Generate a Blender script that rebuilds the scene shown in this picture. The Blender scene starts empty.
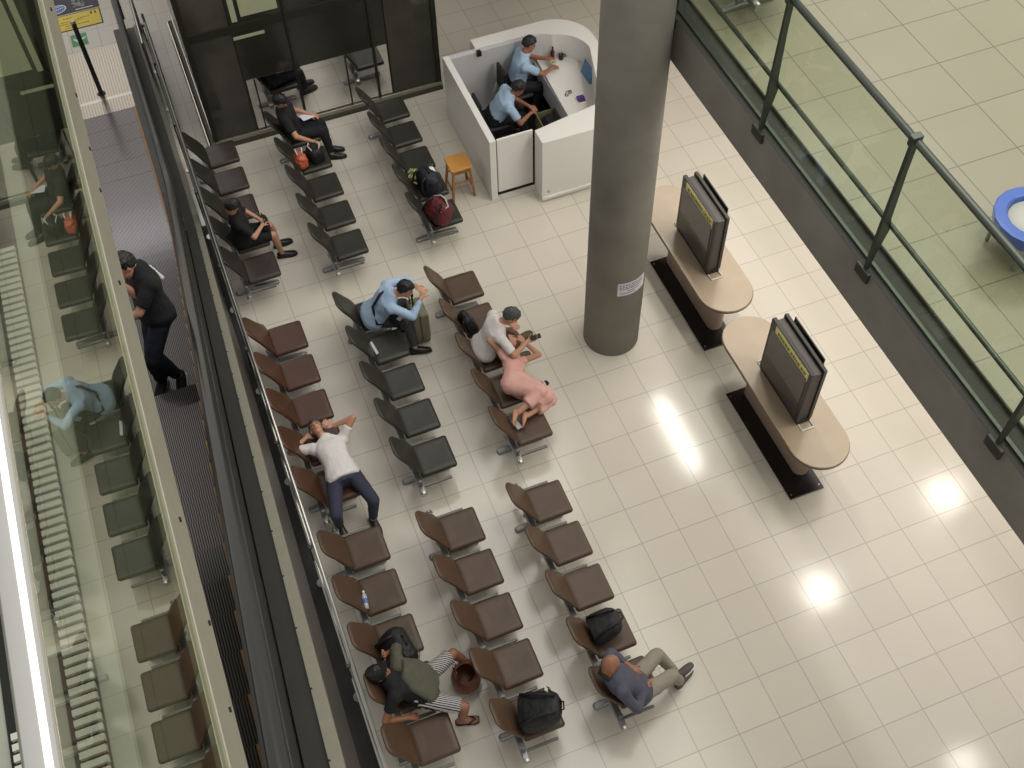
import bpy, bmesh, math, random
import numpy as np
from mathutils import Vector, Matrix, noise
random.seed(7)
S = bpy.context.scene
COL = S.collection
V = Vector
UP = V((0, 0, 1))

# ------------------------------------------------------------------ materials
def lin(c):
    return tuple(((x/255)/12.92 if x/255 <= .04045 else ((x/255+.055)/1.055)**2.4) for x in c)

def base_mat(name):
    m = bpy.data.materials.new(name); m.use_nodes = True
    nt = m.node_tree; b = nt.nodes['Principled BSDF']
    return m, nt, b

MATS = {}
def mat(name, rgb, rough=.6, metal=0., var=.12, scale=12., bump=0., bscale=None, spec=.5, coat=0., alpha=None, sheen=0.):
    """Procedural material: colour broken up by noise, optional noise bump."""
    if name in MATS: return MATS[name]
    m, nt, b = base_mat(name)
    c = lin(rgb)
    tc = nt.nodes.new('ShaderNodeTexCoord')
    no = nt.nodes.new('ShaderNodeTexNoise'); no.inputs['Scale'].default_value = scale; no.inputs['Detail'].default_value = 3
    nt.links.new(tc.outputs['Object'], no.inputs['Vector'])
    mx = nt.nodes.new('ShaderNodeMix'); mx.data_type = 'RGBA'
    mx.inputs[6].default_value = (*[x*(1-var) for x in c], 1)
    mx.inputs[7].default_value = (*[min(1, x*(1+var)) for x in c], 1)
    nt.links.new(no.outputs['Fac'], mx.inputs[0])
    nt.links.new(mx.outputs[2], b.inputs['Base Color'])
    b.inputs['Roughness'].default_value = rough; b.inputs['Metallic'].default_value = metal
    b.inputs['Specular IOR Level'].default_value = spec
    b.inputs['Coat Weight'].default_value = coat
    if sheen: b.inputs['Sheen Weight'].default_value = sheen
    if bump:
        n2 = nt.nodes.new('ShaderNodeTexNoise'); n2.inputs['Scale'].default_value = bscale or scale*3
        nt.links.new(tc.outputs['Object'], n2.inputs['Vector'])
        bp = nt.nodes.new('ShaderNodeBump'); bp.inputs['Strength'].default_value = bump; bp.inputs['Distance'].default_value = .01
        nt.links.new(n2.outputs['Fac'], bp.inputs['Height']); nt.links.new(bp.outputs['Normal'], b.inputs['Normal'])
    MATS[name] = m
    return m

def tile_mat(name, rgb, grout, size, ox, oy, width, rough, var):
    m, nt, b = base_mat(name)
    N = nt.nodes.new; L = nt.links.new
    geo = N('ShaderNodeNewGeometry'); sep = N('ShaderNodeSeparateXYZ'); L(geo.outputs['Position'], sep.inputs[0])
    def mth(op, a, bb=None):
        n = N('ShaderNodeMath'); n.operation = op
        for i, x in enumerate((a, bb)):
            if x is None: continue
            if isinstance(x, (int, float)): n.inputs[i].default_value = x
            else: L(x, n.inputs[i])
        return n.outputs[0]
    cells = []; lines = []
    for ax, off in (('X', ox), ('Y', oy)):
        t = mth('DIVIDE', mth('SUBTRACT', sep.outputs[ax], off), size)
        fl = mth('FLOOR', t); fr = mth('SUBTRACT', t, fl)
        d = mth('ABSOLUTE', mth('SUBTRACT', fr, .5))
        lines.append(mth('GREATER_THAN', d, .5 - width/size/2)); cells.append(fl)
    comb = N('ShaderNodeCombineXYZ'); L(cells[0], comb.inputs[0]); L(cells[1], comb.inputs[1])
    wn = N('ShaderNodeTexWhiteNoise'); wn.noise_dimensions = '3D'; L(comb.outputs[0], wn.inputs[0])
    no = N('ShaderNodeTexNoise'); no.inputs['Scale'].default_value = 2.2; no.inputs['Detail'].default_value = 5
    L(geo.outputs['Position'], no.inputs['Vector'])
    f = mth('ADD', mth('MULTIPLY', wn.outputs[0], .45), mth('MULTIPLY', no.outputs['Fac'], .55))
    c = lin(rgb)
    mx = N('ShaderNodeMix'); mx.data_type = 'RGBA'
    mx.inputs[6].default_value = (c[0]*(1-var), c[1]*(1-var*.9), c[2]*(1-var*1.2), 1)
    mx.inputs[7].default_value = (c[0]*(1+var), c[1]*(1+var), c[2]*(1+var), 1)
    L(f, mx.inputs[0])
    m2 = N('ShaderNodeMix'); m2.data_type = 'RGBA'; L(mth('MAXIMUM', *lines), m2.inputs[0])
    L(mx.outputs[2], m2.inputs[6]); m2.inputs[7].default_value = (*lin(grout), 1)
    L(m2.outputs[2], b.inputs['Base Color'])
    rr = mth('ADD', rough-.06, mth('MULTIPLY', no.outputs['Fac'], .14)); L(rr, b.inputs['Roughness'])
    b.inputs['Specular IOR Level'].default_value = .5
    return m

def glass_mat(name, tint, f0, gloss_col=(1, 1, 1), rough=.01, top=.75, pwr=4.):
    """thin pane: fresnel mirror over tinted transparency"""
    m = bpy.data.materials.new(name); m.use_nodes = True
    nt = m.node_tree; nt.nodes.clear(); N = nt.nodes.new; L = nt.links.new
    out = N('ShaderNodeOutputMaterial'); mix = N('ShaderNodeMixShader')
    tr = N('ShaderNodeBsdfTransparent'); tr.inputs[0].default_value = (*tint, 1)
    gl = N('ShaderNodeBsdfGlossy'); gl.inputs['Color'].default_value = (*gloss_col, 1); gl.inputs['Roughness'].default_value = rough
    lw = N('ShaderNodeLayerWeight'); lw.inputs[0].default_value = .5
    pw = N('ShaderNodeMath'); pw.operation = 'POWER'; L(lw.outputs['Facing'], pw.inputs[0]); pw.inputs[1].default_value = pwr
    ma = N('ShaderNodeMath'); ma.operation = 'MULTIPLY_ADD'; L(pw.outputs[0], ma.inputs[0]); ma.inputs[1].default_value = top-f0; ma.inputs[2].default_value = f0
    L(ma.outputs[0], mix.inputs[0]); L(tr.outputs[0], mix.inputs[1]); L(gl.outputs[0], mix.inputs[2]); L(mix.outputs[0], out.inputs[0])
    return m

def stripe_mat(name, ca, cb, axis, period, duty, rough=.4, metal=.6, angle=0.):
    m, nt, b = base_mat(name); N = nt.nodes.new; L = nt.links.new
    tc = N('ShaderNodeTexCoord'); mp = N('ShaderNodeMapping'); mp.inputs['Rotation'].default_value[2] = angle
    L(tc.outputs['Object'], mp.inputs[0])
    sep = N('ShaderNodeSeparateXYZ'); L(mp.outputs[0], sep.inputs[0])
    d = N('ShaderNodeMath'); d.operation = 'DIVIDE'; L(sep.outputs[axis], d.inputs[0]); d.inputs[1].default_value = period
    fr = N('ShaderNodeMath'); fr.operation = 'FRACT'; L(d.outputs[0], fr.inputs[0])
    g = N('ShaderNodeMath'); g.operation = 'GREATER_THAN'; L(fr.outputs[0], g.inputs[0]); g.inputs[1].default_value = duty
    mx = N('ShaderNodeMix'); mx.data_type = 'RGBA'; mx.inputs[6].default_value = (*lin(ca), 1); mx.inputs[7].default_value = (*lin(cb), 1)
    L(g.outputs[0], mx.inputs[0]); L(mx.outputs[2], b.inputs['Base Color'])
    b.inputs['Roughness'].default_value = rough; b.inputs['Metallic'].default_value = metal
    return m

# ------------------------------------------------------------------ mesh helpers
class MB:
    def __init__(s): s.v = []; s.f = []; s.m = []
    def add(s, verts, faces, mi=0):
        o = len(s.v); s.v += [tuple(v) for v in verts]; s.f += [tuple(i+o for i in f) for f in faces]; s.m += [mi]*len(faces); return s
    def box(s, a, b, mi=0, M=None):
        x0, y0, z0 = a; x1, y1, z1 = b
        vs = [V((x, y, z)) for x in (x0, x1) for y in (y0, y1) for z in (z0, z1)]
        if M: vs = [M @ v for v in vs]
        return s.add(vs, [(0, 1, 3, 2), (4, 6, 7, 5), (0, 4, 5, 1), (2, 3, 7, 6), (0, 2, 6, 4), (1, 5, 7, 3)], mi)
    def loft(s, rings, mi=0, cap=True):
        n = len(rings[0]); vs = [v for r in rings for v in r]; fs = []
        for k in range(len(rings)-1):
            for i in range(n):
                j = (i+1) % n; fs.append((k*n+i, k*n+j, (k+1)*n+j, (k+1)*n+i))
        if cap: fs.append(tuple(range(n-1, -1, -1))); fs.append(tuple((len(rings)-1)*n+i for i in range(n)))
        return s.add(vs, fs, mi)
    def cone(s, a, b, ra, rb, n=12, ca=False, cb=False, mi=0):
        """tapered rod; ca / cb round that end"""
        a = V(a); b = V(b); d = (b-a)
        if d.length < 1e-6: d = V((0, 0, 1e-4))
        z = d.normalized(); x = z.orthogonal().normalized(); y = z.cross(x)
        rg = lambda c, r: [c + x*math.cos(2*math.pi*i/n)*r + y*math.sin(2*math.pi*i/n)*r for i in range(n)]
        R = []
        if ca:
            for t in (80, 55, 28): R.append(rg(a - z*ra*math.sin(math.radians(t)), ra*math.cos(math.radians(t))))
        R.append(rg(a, ra)); R.append(rg(b, rb))
        if cb:
            for t in (28, 55, 80): R.append(rg(b + z*rb*math.sin(math.radians(t)), rb*math.cos(math.radians(t))))
        return s.loft(R, mi)
    def cap(s, a, b, ra, rb, n=12, mi=0): return s.cone(a, b, ra, rb, n, True, True, mi)
    def ell(s, c, ax, ay, az, n=16, mi=0):
        """ellipsoid from three half-axis vectors"""
        c = V(c); R = []
        for k in range(1, 12):
            t = math.pi*k/12
            R.append([c - az*math.cos(t) + (ax*math.cos(2*math.pi*i/n) + ay*math.sin(2*math.pi*i/n))*math.sin(t) for i in range(n)])
        return s.loft(R, mi)
    def tube(s, pts, r, n=8, mi=0, closed=False):
        pts = [V(p) for p in pts]; R = []; m = len(pts)
        prev = None
        for i, p in enumerate(pts):
            if closed: t = pts[(i+1) % m]-pts[i-1]
            else: t = pts[min(i+1, m-1)]-pts[max(i-1, 0)]
            t.normalize()
            x = (t.orthogonal() if prev is None else (prev - t*prev.dot(t)))
            if x.length < 1e-5: x = t.orthogonal()
            x.normalize(); prev = x; y = t.cross(x)
            R.append([p + x*math.cos(2*math.pi*k/n)*r + y*math.sin(2*math.pi*k/n)*r for k in range(n)])
        if closed: R.append(R[0]); return s.loft(R, mi, cap=False)
        return s.loft(R, mi)
    def prism(s, poly, z0, z1, mi=0):
        n = len(poly); vs = [(p[0], p[1], z0) for p in poly] + [(p[0], p[1], z1) for p in poly]
        fs = [tuple(range(n-1, -1, -1)), tuple(range(n, 2*n))] + [(i, (i+1) % n, n+(i+1) % n, n+i) for i in range(n)]
        return s.add(vs, fs, mi)
    def mesh(s, name='mesh', smooth=False, bevel=0, seg=2, fix=True):
        me = bpy.data.meshes.new(name); me.from_pydata(s.v, [], s.f); me.update()
        for p, i in zip(me.polygons, s.m): p.material_index = i
        if bevel or fix:
            bm = bmesh.new(); bm.from_mesh(me)
            if fix: bmesh.ops.recalc_face_normals(bm, faces=bm.faces)
            if bevel:
                es = [e for e in bm.edges if len(e.link_faces) == 2 and e.calc_face_angle(0) > .5]
                bmesh.ops.bevel(bm, geom=es, offset=bevel, segments=seg, affect='EDGES', profile=.5, clamp_overlap=True)
            bm.to_mesh(me); bm.free()
        if smooth:
            for p in me.polygons: p.use_smooth = True
        return me
    def build(s, name, mats, parent=None, smooth=False, bevel=0, seg=2, origin=None, fix=True):
        return link(name, s.mesh(name, smooth, bevel, seg, fix), mats, parent, origin)

def link(name, me, mats, parent=None, origin=None):
    o = bpy.data.objects.new(name, me); COL.objects.link(o)
    for m in (mats if isinstance(mats, (list, tuple)) else [mats]): me.materials.append(m)
    if origin is not None:
        origin = V(origin); me.transform(Matrix.Translation(-origin)); o.location = origin
    if parent is not None:
        o.parent = parent
        o.location = o.location - world_loc(parent)
    return o
def world_loc(o):
    l = V(o.location)
    while o.parent: o = o.parent; l = l + V(o.location)
    return l
def thing(name, label, cat, loc=(0, 0, 0), group=None):
    o = bpy.data.objects.new(name, None); COL.objects.link(o); o.location = loc; o.empty_display_size = .1
    return tag(o, label, cat, group)
def tag(o, label, cat, group=None):
    o['label'] = label; o['category'] = cat
    if group: o['group'] = group
    return o
def struct(o, stuff=None): o['kind'] = 'structure'; return o

def solid(mb, voxel, smooth_it=2, fold=0., fscale=9., seed=0):
    """fuse overlapping closed shapes into one continuous smooth surface"""
    me = mb.mesh('tmp'); o = bpy.data.objects.new('tmp', me)
    sc = bpy.data.scenes.get('work') or bpy.data.scenes.new('work'); sc.collection.objects.link(o); vl = sc.view_layers[0]
    r = o.modifiers.new('r', 'REMESH'); r.mode = 'VOXEL'; r.voxel_size = voxel
    if smooth_it:
        sm = o.modifiers.new('s', 'SMOOTH'); sm.factor = .5; sm.iterations = smooth_it
    vl.update(); dg = vl.depsgraph
    out = bpy.data.meshes.new_from_object(o.evaluated_get(dg))
    bpy.data.objects.remove(o); bpy.data.meshes.remove(me)
    if fold:
        for v in out.vertices:
            p = v.co*fscale + V((seed*7.1, seed*3.3, 0))
            n = noise.noise(p) + .5*noise.noise(p*2.3)
            v.co += v.normal*n*fold
    out.materials.clear()
    for p in out.polygons: p.use_smooth = True
    return out

# ------------------------------------------------------------------ camera
R = [[0.9310397280360255, -0.36439265699367523, -0.019570803450376734],
     [-0.30867476274587563, -0.7578039108763943, -0.5748505227484959],
     [0.19464047796483888, 0.541249687472918, -0.8180243640308567]]
CAM = V((-4.554381444070222, -5.424149443132725, 12.419048200817656)); FPX = 1138.138
cd = bpy.data.cameras.new('camera'); cam = bpy.data.objects.new('camera', cd); COL.objects.link(cam)
cd.sensor_width = 36; cd.lens = FPX/1024*36; cd.clip_start = .05; cd.clip_end = 200
M = Matrix(((R[0][0], -R[1][0], -R[2][0], CAM.x), (R[0][1], -R[1][1], -R[2][1], CAM.y), (R[0][2], -R[1][2], -R[2][2], CAM.z), (0, 0, 0, 1)))
cam.matrix_world = M; S.camera = cam

# ------------------------------------------------------------------ shared materials
M_floor = tile_mat('floor_tile', (207, 200, 188), (176, 170, 158), .5, 0, 0, .012, .14, .06)
M_floor2 = tile_mat('upper_floor_tile', (146, 142, 121), (112, 107, 92), .62, 1.64, 1.26, .012, .24, .05)
M_conc = mat('concrete', (130, 127, 119), .8, 0, .34, 1.7, .25, 40)
M_conc_d = mat('dark_concrete', (68, 67, 63), .8, 0, .18, 3, .2, 40)
M_steel = mat('brushed_steel', (176, 175, 168), .28, .9, .1, 6)
M_alu = mat('cast_aluminium', (150, 150, 150), .38, .8, .1, 9)
M_dsteel = mat('dark_steel', (74, 74, 70), .4, .7, .15, 5)
M_black = mat('matte_black', (18, 18, 18), .6, 0, .2, 10)
M_blackgl = mat('gloss_black', (16, 16, 15), .2, 0, .2, 4)
M_white = mat('white_laminate', (226, 224, 220), .35, 0, .02, 3)
M_whiteg = mat('grey_white_laminate', (196, 196, 198), .4, 0, .05, 3)
M_beige = mat('beige_painted_steel', (146, 143, 126), .45, .3, .12, 14)
M_leather_black = mat('black_leather', (44, 43, 36), .42, 0, .2, 7, .15, 60)
M_leather_dark = mat('dark_brown_leather', (54, 45, 41), .4, 0, .2, 7, .15, 60)
M_leather_brown = mat('brown_leather', (78, 58, 42), .45, 0, .15, 7, .15, 60)
M_leather_red = mat('red_brown_leather', (76, 49, 35), .36, 0, .15, 7, .15, 60)
M_rubber = mat('rubber', (22, 22, 22), .5, 0, .2, 8)

# ------------------------------------------------------------------ setting
ow = MB().box((-13, -16, -.2), (16, 22, 0)).build('floor', M_floor, bevel=0); struct(ow)
# concrete mezzanine slab and its tiled floor on the right
struct(MB().box((.3, -14, 4.68), (14, 22, 5.2)).build('trim_slab', M_conc))
struct(MB().box((.3, -14, 5.2), (.53, 22, 5.205)).box((.52, -14, 5.2), (.535, 22, 5.25)).build('trim_ledge', M_conc_d))
struct(MB().box((.535, -14, 5.2), (14, 22, 5.25)).build('floor_mezzanine', M_floor2))

# round concrete column with a small notice
def lathe(prof, n=64, c=(0, 0)):
    mb = MB(); mb.loft([[V((c[0]+r*math.cos(2*math.pi*i/n), c[1]+r*math.sin(2*math.pi*i/n), z)) for i in range(n)] for r, z in prof]); return mb
col = thing('concrete_column', 'thick round grey concrete column rising through the middle of the hall', 'column', (-.04, 3.06, 0))
lathe([(.375, 0), (.375, 4.0), (.375, 9.)], 72, (-.04, 3.06)).build('shaft', M_conc, col, smooth=False)
for p in COL.objects['shaft'].data.polygons: p.use_smooth = abs(p.normal.z) < .5
# notice: curved sheet on the camera side, ruled with illegible purple lines
def curved(a0, a1, z0, z1, r, n=14):
    mb = MB(); vs = []; fs = []
    for i in range(n+1):
        a = math.radians(a0+(a1-a0)*i/n)
        for z in (z0, z1): vs.append((-.04+r*math.cos(a), 3.06+r*math.sin(a), z))
    for i in range(n): fs.append((2*i, 2*i+2, 2*i+3, 2*i+1))
    mb.add(vs, fs); return mb
M_paper = mat('paper', (214, 210, 216), .6, 0, .03, 9)
M_print = mat('violet_print', (92, 84, 124), .7, 0, .2, 20)
nA0, nA1, nZ0 = -112, -48, 1.27
nt_ = curved(nA0, nA1, nZ0, nZ0+.24, .377).build('notice', M_paper, col, fix=False)
lines = MB()
for k, (z, i0, i1) in enumerate([(.19, 0, .95), (.155, .02, .9), (.12, .02, .85), (.075, .3, .8), (.035, .05, .6)]):
    a0 = nA0+3+(nA1-nA0-6)*i0; a1 = nA0+3+(nA1-nA0-6)*i1
    n = 9
    for q in range(n):
        b0 = a0+(a1-a0)*q/n; c = curved(b0, b0+(a1-a0)/n*random.uniform(.6, .95), nZ0+z, nZ0+z+.016, .3785, 2)
        lines.add(c.v, c.f)
lines.build('notice_print', M_print, nt_, fix=False)

# ------------------------------------------------------------------ glass balustrade of the mezzanine
M_pane = glass_mat('railing_glass', (.80, .86, .74), .04, (.9, 1, .9))
M_rail = mat('grey_green_steel', (82, 88, 80), .35, .6, .12, 6)
rail = thing('glass_railing', 'steel and green glass railing along the upper floor edge', 'railing', (.32, -1, 5.2))
for y in (-7.9, -6.1, -4.3, -2.5, -.66, 1.15, 2.95, 4.75):
    MB().loft([[V((x0, y-.018, z)), V((x1, y-.018, z)), V((x1, y+.018, z)), V((x0, y+.018, z))] for x0, x1, z in ((.295, .32, 5.08), (.295, .345, 5.35), (.298, .40, 5.66), (.30, .375, 5.78), (.31, .365, 6.3), (.315, .37, 6.56))]).build('post', M_rail, rail, bevel=.004)
    MB().box((.27, y-.09, 5.10), (.30, y+.09, 5.21)).build('bracket', M_dsteel, rail, bevel=.005)
    MB().box((.30, y-.03, 6.55), (.39, y+.03, 6.65)).build('clamp', M_rail, rail, bevel=.008)
MB().tube([(.345, -8, 6.60), (.345, 5, 6.60)], .032, 12).build('handrail', M_rail, rail, smooth=True)
MB().tube([(.395, -8, 5.69), (.395, 5, 5.69)], .022, 10).build('middle_rail', M_rail, rail, smooth=True)
MB().add([(.37, -8, 5.22), (.37, 5, 5.22), (.37, 5, 6.57), (.37, -8, 6.57)], [(0, 1, 2, 3)]).build('glass_panel', M_pane, rail)
MB().box((.355, -8, 5.2), (.385, 5, 5.235)).build('glass_channel', M_rail, rail)

struct(MB().box((-6.7, -8, 0), (-4.755, 7.2, .006)).build('trim_3', mat('dark_void_sheet', (40, 38, 38), .5, 0, .15, 3)))  # flat sheet; the darkness of an open void is painted on the floor
# ------------------------------------------------------------------ photographer's own glass balustrade with the sill behind it
M_mirrorglass = glass_mat('balcony_glass', (.86, .92, .80), .12, (.78, .80, .70), .0, .88, 2.5)
bal = thing('balcony_glass', 'tall clear glass balustrade on the left, mirroring the rows of seats', 'glass panel', (-4.85, -4, 10.1))
MB().add([(-4.85, -14, 10.3), (-4.85, 9, 10.3), (-4.85, 9, 11.40), (-4.85, -14, 11.40)], [(0, 1, 2, 3)]).build('glass_panel', M_mirrorglass, bal)
MB().box((-4.868, -14, 10.10), (-4.842, 9, 10.335)).build('bottom_channel', M_beige, bal, bevel=.003)
for y, z in ((-2.1, 10.22), (-2.43, 10.14), (-2.68, 10.14), (-2.86, 10.14), (-4.02, 10.2), (-4.26, 10.15), (-4.47, 10.17), (-3.3, 10.22), (-5.2, 10.2)):
    MB().cone((-4.845, y, z), (-4.838, y, z), .007, .006, 8).build('bolt', M_black, bal)
struct(MB().box((-5.35, -14, 10.12), (-4.895, 9, 10.6)).build('trim_2', mat('slab_edge', (88, 90, 80), .6, 0, .1, 3)))
struct(MB().box((-5.35, -14, 10.61), (-4.895, 2, 10.88)).build('trim_4', MATS['slab_edge']))
sill = MB().box((-5.35, -14, 10.885), (-4.878, 2, 10.90)).build('trim_1', mat('sill_metal', (176, 176, 166), .4, .1, .1, 8)); struct(sill)
struct(MB().box((-11, -14, 10.2), (-5.35, 2, 10.85)).build('floor_balcony', mat('balcony_floor', (96, 98, 84), .4, 0, .2, 3)))
grille = thing('floor_grille', 'air grille of short white bars beside the balcony glass', 'grille', (-4.93, -4, 10.9))
MB().box((-4.956, -9, 10.899), (-4.909, 0, 10.902)).build('slot', M_black, grille); MB().box((-5.036, -9, 10.899), (-4.98, 0, 10.902)).build('slot', M_black, grille)
M_slat = mat('white_slat', (214, 214, 206), .4, .1, .05, 9)
for k in range(100):
    y = -5.35+k*.0155
    MB().box((-4.948, y, 10.902), (-4.912, y+.0095, 10.91)).build('slat', M_slat, grille)
for k in range(58):
    y = -5.6+k*.0155
    MB().box((-5.03, y, 10.902), (-4.985, y+.0095, 10.91)).build('slat', M_slat, grille)
MB().tube([(-4.85, -14, 11.405), (-4.85, 9, 11.405)], .0175, 20).build('cap_rail', mat('polished_steel', (226, 226, 222), .14, .8, .03, 5), bal, smooth=True)

# ------------------------------------------------------------------ lamps and surroundings
def area(loc, rot, sx, sy, power, col, name='lamp'):
    l = bpy.data.lights.new(name, 'AREA'); l.shape = 'RECTANGLE'; l.size = sx; l.size_y = sy; l.energy = power; l.color = col
    o = bpy.data.objects.new(name, l); COL.objects.link(o); o.location = loc; o.rotation_euler = rot; return o
W = bpy.data.worlds.new('world'); S.world = W; W.use_nodes = True
W.node_tree.nodes['Background'].inputs[0].default_value = (1, .975, .92, 1); W.node_tree.nodes['Background'].inputs[1].default_value = .60
area((4.5, 3, 17), (0, 0, 0), 13, 18, 2150, (1, .972, .925), 'hall_ceiling_light')
area((1.80, 3.74, 4.6), (0, 0, 0), .13, 1.6, 62, (1, .96, .86), 'tube_light')
area((2.62, .19, 4.6), (0, 0, 0), .45, .5, 30, (1, .95, .85), 'panel_light')
area((5.45, .93, 4.6), (0, 0, 0), .5, .5, 30, (1, .95, .85), 'panel_light')
area((3.17, -3.05, 4.6), (0, 0, 0), .4, .4, 14, (1, .95, .85), 'panel_light')
area((3.6, 2.5, 4.62), (0, 0, 0), 3.2, 12, 310, (1, .93, .84), 'under_slab_light')
area((-7, 30.5, 14), (0, 0, 0), 6, 5, 150, (1, .95, .88), 'far_ceiling_light')
area((-7, 25.0, 14), (0, 0, 0), 5, 1.6, 40, (1, .93, .84), 'far_ceiling_light')
area((-7, 21.3, 14), (0, 0, 0), 5, 1.3, 150, (.97, .96, 1), 'far_ceiling_light')
S.view_settings.view_transform = 'Standard'; S.view_settings.look = 'None'; S.view_settings.exposure = 0

# ------------------------------------------------------------------ waiting benches (five seats on one beam)
def rsq(w, d, r, z, c=(0, 0), n=5):
    """rounded rectangle ring"""
    pts = []
    for sx, sy, a0 in ((1, 1, 0), (-1, 1, 90), (-1, -1, 180), (1, -1, 270)):
        for k in range(n+1):
            a = math.radians(a0+90*k/n)
            pts.append(V((c[0]+sx*(w/2-r)+r*math.cos(a), c[1]+sy*(d/2-r)+r*math.sin(a), z)))
    return pts
def seat_mesh():
    mb = MB(); R_ = []
    for z, ins in ((.385, .05), (.378, .02), (.39, .004), (.41, 0), (.43, .003), (.442, .012), (.449, .028), (.448, .07), (.442, .14)):
        ring = rsq(.47-2*ins, .47-2*ins, max(.012, .034-ins*.2), z)
        for p in ring: p.z -= .012*max(0, -p.x/.23)
        R_.append(ring)
    return mb.loft(R_).mesh('seat', smooth=True)
def back_mesh():
    mb = MB(); R_ = []
    outl = []
    wb, wt, h = .225, .175, .52
    for a in (0, 1):   # bottom edge, slightly rounded
        pass
    pts = [(-wb+.02, 0), (wb-.02, 0), (wb, .03), (wb+.004, .14), (wt+.025, .27)]
    for k in range(6):
        t = math.radians(90*k/5); pts.append((wt-.09+.10*math.cos(t), h-.12+.12*math.sin(t)))
    pts += [(-p[0], p[1]) for p in reversed(pts[2:])]
    for dx, ins in ((-.028, .05), (-.022, .02), (-.01, .004), (.006, 0), (.018, .01), (.024, .035), (.022, .09)):
        ring = []
        for u, w in pts:
            uu = u*(1-ins/.22); ww = h/2+(w-h/2)*(1-ins/.22)
            x = -.215+dx-.02-ww*.46-.10*max(0, ww-.2)**1.5 + .30*uu*uu
            ring.append(V((x, uu, .455+ww*.93)))
        R_.append(ring)
    return mb.loft(R_).mesh('backrest', smooth=True)
def per_mat(fn):
    cache = {}
    def get(m):
        if m.name not in cache:
            me = fn(); me.materials.append(m); cache[m.name] = me
        return cache[m.name]
    return get
get_seat = per_mat(seat_mesh); get_back = per_mat(back_mesh)
def put(name, me, parent, loc):
    o = bpy.data.objects.new(name, me); COL.objects.link(o); o.parent = parent; o.location = loc; return o
M_brk = mat('grey_bracket', (112, 112, 108), .5, .3, .1, 9)
br = MB().box((-.30, -.016, .30), (.12, .016, .335)).box((-.30, -.016, .335), (-.255, .016, .46)).mesh('seat_bracket', bevel=.005); br.materials.append(M_brk)
edge = MB().box((-.252, -.2, .44), (-.238, .2, .462)).mesh('back_trim', bevel=.003); edge.materials.append(M_steel)
legm = MB()
legm.loft([rsq(.12, .05, .012, .31, (-.27, 0)), rsq(.075, .045, .012, .16, (-.23, 0)), rsq(.1, .05, .012, .035, (-.19, 0))])
legm.loft([[V((x, y*w, z*h)) for y, z in ((-1, 0), (1, 0), (1, .7), (.6, 1), (-.6, 1), (-1, .7))] for x, w, h in ((-.44, .024, .03), (-.42, .04, .04), (-.19, .036, .07), (.17, .034, .045), (.19, .02, .03))])
legm = legm.mesh('leg', bevel=.003); legm.materials.append(M_alu)
footm = MB().cone((0, 0, 0), (0, 0, .012), .02, .018, 10).mesh('foot_pad'); footm.materials.append(M_rubber)
def bench(label, x, y1, m, pitch=.605, seatm=None, z=0, pushed=()):
    """first seat (far end) at y1, the others follow towards -Y"""
    t = thing('waiting_bench', label, 'bench', (x, y1-2*pitch, z), 'rows of airport waiting benches')
    for k in range(5):
        y = (2-k)*pitch
        put('seat', get_seat(seatm or m), t, (0, y, 0)); put('backrest', get_back(m), t, (0, y, 0)); put('back_trim', edge, t, (0, y, 0))
    for k in range(6): put('seat_bracket', br, t, (0, (2.5-k)*pitch, 0))
    L_ = 2.5*pitch+.09
    bm_ = MB().box((-.31, -L_, .285), (-.24, L_, .345)); o = bm_.build('beam', M_alu, None, bevel=.008); o.parent = t
    for s in (-1, 1):
        c = MB().cone((-.275, s*L_, .315), (-.275, s*(L_+.03), .315), .045, .04, 12).build('end_cap', M_steel, None); c.parent = t
        l = put('leg', legm, t, (0, s*2*pitch-s*.02, 0))
        put('foot_pad', footm, l, (-.38, 0, 0))
    return t
bench('black and dark brown bench beside the escalator where the woman in black sits', -4.22, 8.13, M_leather_black, .61, M_leather_dark)
bench('red-brown bench by the escalator rail with a man lying on its near end', -4.20, 4.34, M_leather_red, .605)
bench('brown bench under the man in striped shorts, beside the escalator rail', -4.14, .97, M_leather_brown, .602)
bench('black bench in the middle row, with a man in black on its first seat', -2.96, 8.09, M_leather_black, .613)
bench('black bench in the middle row where the man in light blue leans on a suitcase', -2.99, 4.31, M_leather_black, .61)
bench('brown bench in the middle row holding only a black backpack on its nearest seat', -3.02, .79, M_leather_brown, .597)
bench('black bench next to the wooden stool, with bags on its last two seats', -1.53, 8.08, M_leather_black, .60)
bench('brown bench under the white-shirted man and the woman in pink', -1.73, 4.28, M_leather_brown, .61)
bench('brown bench on the open floor side, where the bald man sits', -1.925, .75, M_leather_brown, .602)
ub = bench('dark bench on the upper floor behind the glass railing', 1.12, 2.72+.55, M_leather_black, .60, z=5.25)
ub.location.y = 2.72+1.2; ub.pop('group', None)

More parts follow.
